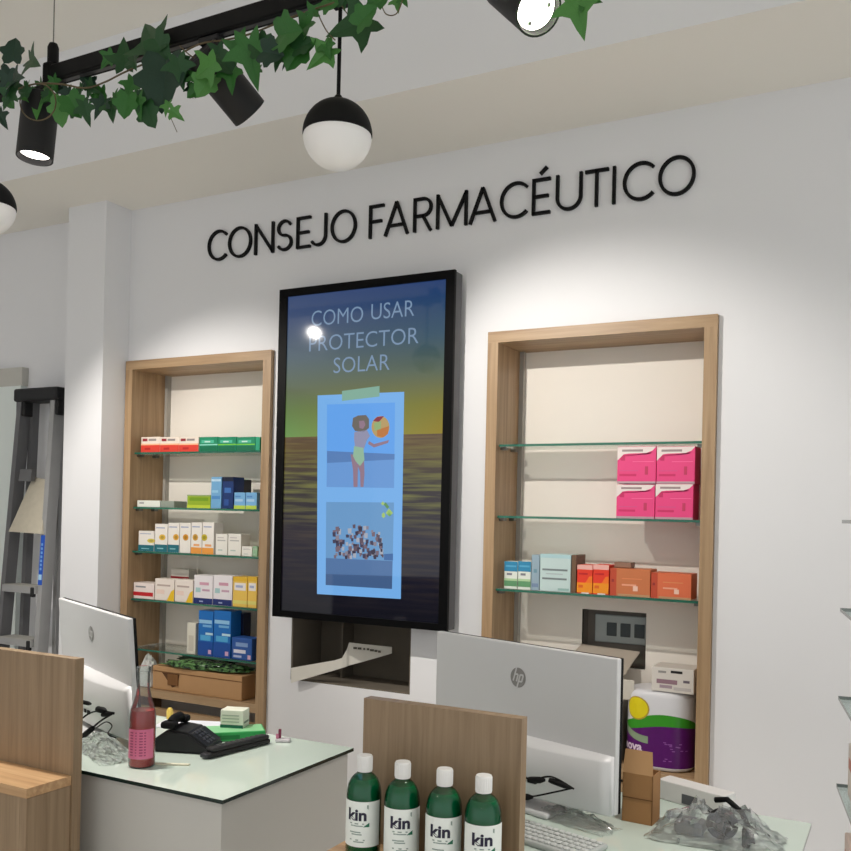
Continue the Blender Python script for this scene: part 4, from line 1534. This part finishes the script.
# ================================================================== SIDE GLASS SHELVES (right edge)
GLASS2 = clear('side_shelf_glass', (236, 244, 242), .35, .02)
ss = thing('glass_shelf_stand', 'free-standing stand with clear glass shelves at the right edge', 'shelf', (.12, 1.68, 0))
so = Vector(ss.location)
SHZ = [.92, 1.084, 1.241, 1.399, 1.557]
corner = Vector((-.108, 1.80))
dirv = Vector((.16, -.987))
dirx = Vector((.987, .16))
for z in SHZ:
    m = MB()
    A = corner
    B = corner + dirv * .26
    C = B + dirx * .42
    E_ = A + dirx * .42
    P4 = [A, B, C, E_]
    k = [(p_.x - so.x, p_.y - so.y) for p_ in P4]
    m.face([(x, y, z) for x, y in k], GLASS2)
    m.face([(x, y, z - .006) for x, y in k[::-1]], GLASS2)
    for i in range(4):
        j = (i + 1) % 4
        m.face([(*k[i], z - .006), (*k[j], z - .006), (*k[j], z), (*k[i], z)], mat((92, 104, 102), .15, vary=.05))
    m.build('glass_shelf', ss)
for u, v in ((.10, .33), (.10, .05), (.36, .33), (.36, .05)):
    p_ = corner + dirv * (.26 - u * .6) + dirx * v if False else corner + dirv * (u * .62 + .02) + dirx * (.08 + v)
    MB().tube([(p_.x - so.x, p_.y - so.y, 0), (p_.x - so.x, p_.y - so.y, 1.62)], .006, CHROME, 10).build('post', ss, smooth=50)
MB().rbox((-.16, -.14, 0), (.22, .16, .02), mat((190, 190, 190), .5), .004).build('foot', ss)
rows = [(.92, 'lowest'), (1.084, 'second lowest'), (1.241, 'middle'), (1.399, 'second highest'), (1.557, 'highest')]
for i, (z, nm) in enumerate(rows):
    p_ = corner + dirv * .10 + dirx * (.024 + .003 * i)
    hgt = [.10, .09, .11, .10, .10][i]
    t = tag(MB().rbox((-.016, -.03, 0), (.016, .03, hgt), mat([(214, 190, 180), (222, 212, 204), (206, 188, 178), (220, 190, 170), (224, 214, 206)][i], .5, vary=.03), .0015, 1).build('slim_carton', loc=(p_.x, p_.y, z + .0004), rot=(0, 0, .16)),
            'slim pale carton on the %s glass shelf at the right edge' % nm, 'box', 'slim cartons on the side shelves')
    MB().box((-.0165, -.02, hgt * .55), (-.0161, .02, hgt * .75), mat((196, 130, 116), .5)).build('printed_band', t)

# ================================================================== TRACK, SPOTS, PENDANTS
TY, TZ = 1.60, 2.648
tr = thing('ceiling_track', 'black suspended lighting track wound with ivy', 'light track', (-1.6, TY, TZ))
MB().rbox((-.345, -.018, -.020), (1.9, .018, .020), BLACK, .003, 1).build('rail', tr)
MB().rbox((-.372, -.020, -.030), (-.343, .020, .030), BLACK, .006, 2).build('end_cap', tr)
MB().lathe([(0, .03), (.014, .03), (.014, .072), (.010, .082), (0, .084)], BLACK, 16, Matrix.Translation((-.355, 0, 0))).build('wire_clamp', tr, smooth=40)
MB().tube([(-.355, 0, .08), (-.355, 0, HU - TZ)], .0016, mat((120, 118, 112), .4), 6).build('suspension_wire', tr)
MB().tube([(.75, 0, .02), (.75, 0, HU - TZ)], .0016, mat((120, 118, 112), .4), 6).build('suspension_wire', tr)
MB().box((-.345, -.006, -.0215), (1.9, .006, -.0203), mat((60, 60, 62), .4)).build('slot', tr)
# second stretch of track further left, out of view, that carries the left wall washer
tr2 = thing('ceiling_track', 'black suspended track carrying the wall washer beyond the left edge', 'light track', (-2.75, TY, TZ))
MB().rbox((-1.0, -.018, -.020), (.62, .018, .020), BLACK, .003, 1).build('rail', tr2)
MB().tube([(-.5, 0, .02), (-.5, 0, HU - TZ)], .0016, BLACK, 6).build('suspension_wire', tr2)


def spot(label, pivot, aim, power, cone, blend, length=.165, rad=.045, lit=6):
    pivot, aim = Vector(pivot), Vector(aim)
    d = (aim - pivot).normalized()
    t = thing('track_spotlight', label, 'spotlight', tuple(pivot), group='black cylinder spotlights on the track')
    rot = d.to_track_quat('Z', 'Y').to_matrix().to_4x4()
    off = Matrix.Translation(d * -.035)
    MM = off @ rot
    MB().lathe([(0, 0), (rad - .004, 0), (rad, .004), (rad, length), (rad - .004, length), (rad - .006, length - .012), (rad - .008, length - .014)], BLACKM, 32, MM).build('can', t, smooth=40)
    o = MB().lathe([(0, length - .016), (rad - .007, length - .016), (rad - .007, length - .014), (0, length - .0135)], mat((255, 247, 238), .3, emit=lit, vary=.0), 28, MM).build('lamp_face', t)
    for k in range(3):
        a = 2 * PI * k / 3 + .5
        MB().lathe([(0, length - .0134), (.004, length - .0134), (.004, length - .0125), (0, length - .0125)], mat((150, 148, 146), .4), 10, MM @ Matrix.Translation((.026 * math.cos(a), .026 * math.sin(a), 0))).build('screw', o)
    up = Vector((0, 0, TZ - .02 - pivot.z))
    MB().tube([(0, 0, 0), tuple(up)], .010, BLACKM, 12).build('stem', t, smooth=50)
    MB().rbox((-.03, -.013, up.z - .016), (.03, .013, up.z), BLACKM, .003, 1).build('adapter', t)
    L_ = bpy.data.lights.new('spot_light', 'SPOT')
    L_.energy = power
    L_.spot_size = math.radians(cone)
    L_.spot_blend = blend
    L_.shadow_soft_size = .014
    L_.color = (1, .945, .88)
    lo_ = bpy.data.objects.new('lamp_light', L_)
    COL.objects.link(lo_)
    lo_.parent = t
    lo_.location = d * (length - .035 + .004)
    lo_.rotation_euler = d.to_track_quat('-Z', 'Y').to_euler()
    return t


spot('tilted black cylinder spotlight under the ivy aimed at the right niche', (-1.43, TY, 2.565), (-.96, D, 1.52), SPOT_POWER * .77, 78, .62)
spot('black cylinder wall washer spotlight beyond the left edge aimed at the left niche', (-2.86, TY, 2.605), (-2.46, D, 1.18), SPOT_POWER * .78, 84, .55)
spot('lit black cylinder spotlight pointing down at the left end of the track', (-2.0, TY, 2.57), (-2.0, 1.44, .9), SPOT_POWER * 1.15, 84, .6)
spot('lit black cylinder spotlight tilted towards the viewer at the top right', (-.69, TY, 2.556), (-.22, 1.28, 2.02), SPOT_POWER * .6, 84, .6)



def fill_light(x, y, where):  # unseen lamp added behind the camera for fill and floor bounce
    t = thing('added_fill_light', 'added unseen ceiling downlight %s behind the viewer' % where, 'added fill light', (x, y, HU))
    MB().lathe([(.085, -.0005), (.085, -.006), (.065, -.008), (.062, -.0005)], WHITE, 28).build('ring', t, smooth=40)
    MB().lathe([(0, -.002), (.062, -.002), (.062, -.001), (0, -.001)], mat((255, 246, 232), .3, emit=5, vary=0), 28).build('lamp_face', t)
    L_ = bpy.data.lights.new('fill_light', 'SPOT')
    L_.energy = FILL_POWER
    L_.spot_size = math.radians(130)
    L_.spot_blend = .6
    L_.shadow_soft_size = .06
    L_.color = (1, .97, .93)
    o = bpy.data.objects.new('lamp_light', L_)
    COL.objects.link(o)
    o.parent = t
    o.location = (0, 0, -.012)


for x, y, wh in ((-2.6, -.5, 'to the left'), (-.9, -.5, 'in the middle'), (.8, -.5, 'to the right'), (-1.8, -2.2, 'in the left rear row'), (.0, -2.2, 'in the right rear row')):
    fill_light(x, y, wh)

spot('added unseen black cylinder spotlight beyond the top right corner aimed at the right counter', (.06, TY, 2.57), (-.36, 1.93, .9), SPOT_POWER * .62, 64, .7)  # extra out-of-view spot, added to brighten the right counter

OPAL = mat((250, 248, 246), .35, vary=.01, spec=.4)


def pendant(x, zc, label, R_=.0735):
    t = thing('globe_pendant', label, 'pendant lamp', (x, TY, zc), group='globe pendant lamps')
    n = 16
    cap = [(0, R_)] + [(R_ * math.sin(a), R_ * math.cos(a)) for a in [PI / 2 * (k + 1) / n for k in range(n)]] + [(R_ - .003, -.001)]
    MB().lathe(cap, BLACK, 36).build('metal_cap', t, smooth=40)
    r2 = R_ - .001
    glb = [(r2 - .0015, -.0005)] + [(r2 * math.sin(a), r2 * math.cos(a)) for a in [PI / 2 + PI / 2 * (k + 1) / n for k in range(n - 1)]] + [(0, -r2)]
    MB().lathe(glb, OPAL, 36).build('opal_globe', t, smooth=60)
    MB().lathe([(0, R_ - .004), (.009, R_ - .004), (.009, R_ + .006), (.006, R_ + .010), (0, R_ + .012)], BLACK, 14).build('collar', t, smooth=40)
    MB().tube([(0, 0, R_), (0, 0, TZ - .02 - zc)], .0042, BLACK, 10).build('rod', t, smooth=50)
    MB().rbox((-.02, -.012, TZ - .034 - zc), (.02, .012, TZ - .02 - zc), BLACK, .002, 1).build('adapter', t)


g0 = aY(337.5, 135, TY)
pendant(g0.x, g0.z, 'black and white globe pendant hanging in front of the wall lettering')
g1 = aY(-13, 207, TY)
pendant(g1.x, g1.z, 'black and white globe pendant cut off by the left edge')

# ================================================================== IVY
def leafmat(c):
    return mat(c, .42, vary=.25, vscale=45, spec=.4)


LEAFC = [leafmat((32, 74, 36)), leafmat((48, 104, 42)), leafmat((76, 132, 62)), leafmat((26, 56, 40))]


def leaf_mesh(m_, v):
    # five-lobed ivy outline, base at origin, tip along +x, unit length
    half = [(0, .0), (-.10, .08), (-.20, .26), (-.04, .28), (.08, .24), (.20, .46), (.36, .60), (.38, .36), (.46, .20), (.72, .12), (1.0, 0)]
    if v == 1:
        half = [(0, 0), (-.08, .10), (-.14, .26), (.02, .24), (.14, .20), (.28, .42), (.44, .48), (.44, .26), (.52, .17), (.72, .12), (1.0, 0)]
    if v == 2:
        half = [(0, 0), (-.12, .16), (-.14, .34), (.04, .42), (.2, .38), (.34, .54), (.48, .50), (.54, .34), (.74, .24), (.92, .0)]
    mm = MB()
    c = (.34, 0, -.02)
    for s_ in (1, -1):
        for i in range(len(half) - 1):
            (x, y), (x2, y2) = half[i], half[i + 1]
            z = abs(y) * .30 - .10 * max(0, x) ** 2
            z2 = abs(y2) * .30 - .10 * max(0, x2) ** 2
            mm.face([(x, s_ * y, z), (x2, s_ * y2, z2), c], m_)
    return mm.mesh('leaf')


LM = [[leaf_mesh(c, v) for v in range(3)] for c in LEAFC]
iv = thing('ivy_garland', 'trailing green ivy garland wound along the black lighting track', 'ivy', (-1.55, TY, TZ))
io = Vector(iv.location)


def add_leaf(parent, o_, px, py, size, ang, tone, dy=None):
    y = TY - .03 - random.random() * .05 if dy is None else TY + dy
    if 180 < px < 340:
        py += 7
    p_ = aY(px, py, y)
    sc_ = .98 * size * (p_ - Vector((0, 0, EYE))).dot(CF) / FPX
    o = bpy.data.objects.new('leaf', LM[tone][random.randrange(3)])
    COL.objects.link(o)
    o.parent = parent
    a = math.radians(ang)
    tip = (Vector((1, 0, 0)) * math.cos(a) - Vector((0, 0, 1)) * math.sin(a) + Vector((0, -1, 0)) * random.uniform(-.25, .35)).normalized()
    nrm = (Vector((random.uniform(-.35, .35) + .25, -1, random.uniform(-.35, .25))))
    nrm = (nrm - tip * nrm.dot(tip)).normalized()
    side = nrm.cross(tip)
    Rm = Matrix((tip, side, nrm)).transposed().to_4x4()
    Rm = Matrix.Translation(p_ - o_) @ Rm @ Matrix.Scale(sc_, 4) @ Matrix.Translation((-.42, 0, 0))
    o.matrix_local = Rm
    return o


LEAVES = [(14, 50, 26, -85, 3), (33, 62, 32, 30, 0), (6, 60, 16, 180, 0), (16, 79, 32, 10, 3), (4, 86, 28, 160, 3), (8, 98, 24, 120, 0), (2, 119, 22, 60, 3), (38, 103, 34, 80, 2), (24, 92, 24, 200, 0), (50, 97, 26, 40, 1),
          (62, 112, 30, 100, 2), (74, 106, 28, 60, 1), (86, 112, 26, 80, 0), (100, 108, 24, 110, 3), (112, 110, 28, 70, 0), (126, 106, 26, 100, 1), (139, 106, 28, 80, 1), (150, 116, 26, 70, 0), (147, 100, 24, 120, 0),
          (107, 60, 22, 140, 1), (124, 54, 34, -95, 0), (134, 62, 24, 60, 0), (150, 38, 52, -125, 0), (161, 50, 34, 60, 0), (163, 84, 58, 95, 3), (150, 76, 34, 150, 3), (180, 72, 32, 85, 0), (130, 88, 26, 100, 1), (137, 98, 20, 60, 1), (176, 114, 20, 40, 2),
          (167, 108, 18, 90, 2), (184, 58, 24, -30, 0), (206, 62, 40, 170, 2), (205, 78, 30, 120, 2), (196, 72, 22, 70, 1), (231, 70, 32, 85, 1), (226, 58, 26, 45, 0), (215, 48, 26, 150, 0), (252, 54, 50, 88, 1), (240, 36, 30, -70, 1), (264, 42, 30, 50, 0), (272, 46, 30, 20, 3),
          (288, 26, 40, 10, 1), (302, 22, 32, 160, 1), (296, 46, 40, 130, 1), (304, 38, 26, -20, 0), (321, 50, 34, 140, 2), (327, 42, 22, 70, 1), (352, 26, 52, 165, 0), (366, 16, 30, -35, 1), (371, 4, 22, 150, 1), (398, 3, 22, 80, 2), (404, 0, 18, 60, 1), (382, -6, 30, 100, 1),
          (345, -4, 24, -60, 0), (330, -6, 26, 30, 1), (316, 2, 20, -40, 1)]
for L_ in LEAVES:
    add_leaf(iv, io, *L_)
for k in range(44):
    u = random.random()
    px = random.choice([random.uniform(-5, 60), random.uniform(60, 200), random.uniform(190, 290)])
    base_y = 95 if px < 150 else 95 - (px - 150) * .36
    add_leaf(iv, io, px, base_y + random.uniform(-18, 14), random.uniform(14, 22), random.uniform(20, 160), random.choice([0, 0, 1, 3]), dy=random.uniform(-.03, .02))
m = MB()
STEM = mat((96, 82, 56), .6, vary=.2)


def vine(pxs, r=.0018, y=-.03):
    P = [aY(x, yy, TY + y + .012 * math.sin(x * .09)) - io for x, yy in pxs]
    out = []
    for i in range(len(P) - 1):
        p0, p1, p2, p3 = P[max(i - 1, 0)], P[i], P[i + 1], P[min(i + 2, len(P) - 1)]
        for k in range(6):
            s = k / 6
            out.append(.5 * ((2 * p1) + (p2 - p0) * s + (2 * p0 - 5 * p1 + 4 * p2 - p3) * s * s + (3 * p1 - p0 - 3 * p2 + p3) * s ** 3))
    out.append(P[-1])
    m.tube(out, r, STEM, 6)


vine([(-12, 84), (10, 90), (35, 84), (60, 84), (85, 88), (105, 82), (125, 72), (150, 62), (175, 56), (200, 44), (225, 40), (250, 34), (275, 24), (300, 14), (330, 4), (360, -6)], .0022)
vine([(45, 84), (60, 97), (85, 106), (110, 106), (135, 102), (160, 100), (175, 112)], .0016)
vine([(170, 116), (177, 132)], .0008)
vine([(180, 46), (195, 58), (215, 56), (232, 62), (250, 46), (268, 40)], .0016)
vine([(318, 14), (326, 30), (335, 40)], .0014)
vine([(342, 6), (352, 18), (362, 10), (378, 2), (386, 14), (396, 14), (402, 2), (404, -8)], .0012)
# loop of vine round the left spotlight
cpx = [(38 + 18 * math.cos(a), 102 + 18.5 * math.sin(a)) for a in [k * 2 * PI / 14 for k in range(15)]]
m2 = m
vine(cpx, .0016, -.07)
m.build('stems', iv, smooth=60)
iv2 = thing('ivy_sprig', 'single green ivy sprig hanging beside the top right spotlight', 'ivy', (-.58, TY, TZ))
i2 = Vector(iv2.location)
for L_ in [(579, 14, 46, 80, 2), (589, 0, 26, 20, 1), (574, -6, 26, 120, 1)]:
    add_leaf(iv2, i2, *L_)
m = MB()
a_ = [aY(562, -30, TY - .02) - i2, aY(568, -12, TY - .04) - i2, aY(574, 4, TY - .05) - i2]
m.tube(a_, .0016, STEM, 6)
m.build('stem', iv2)
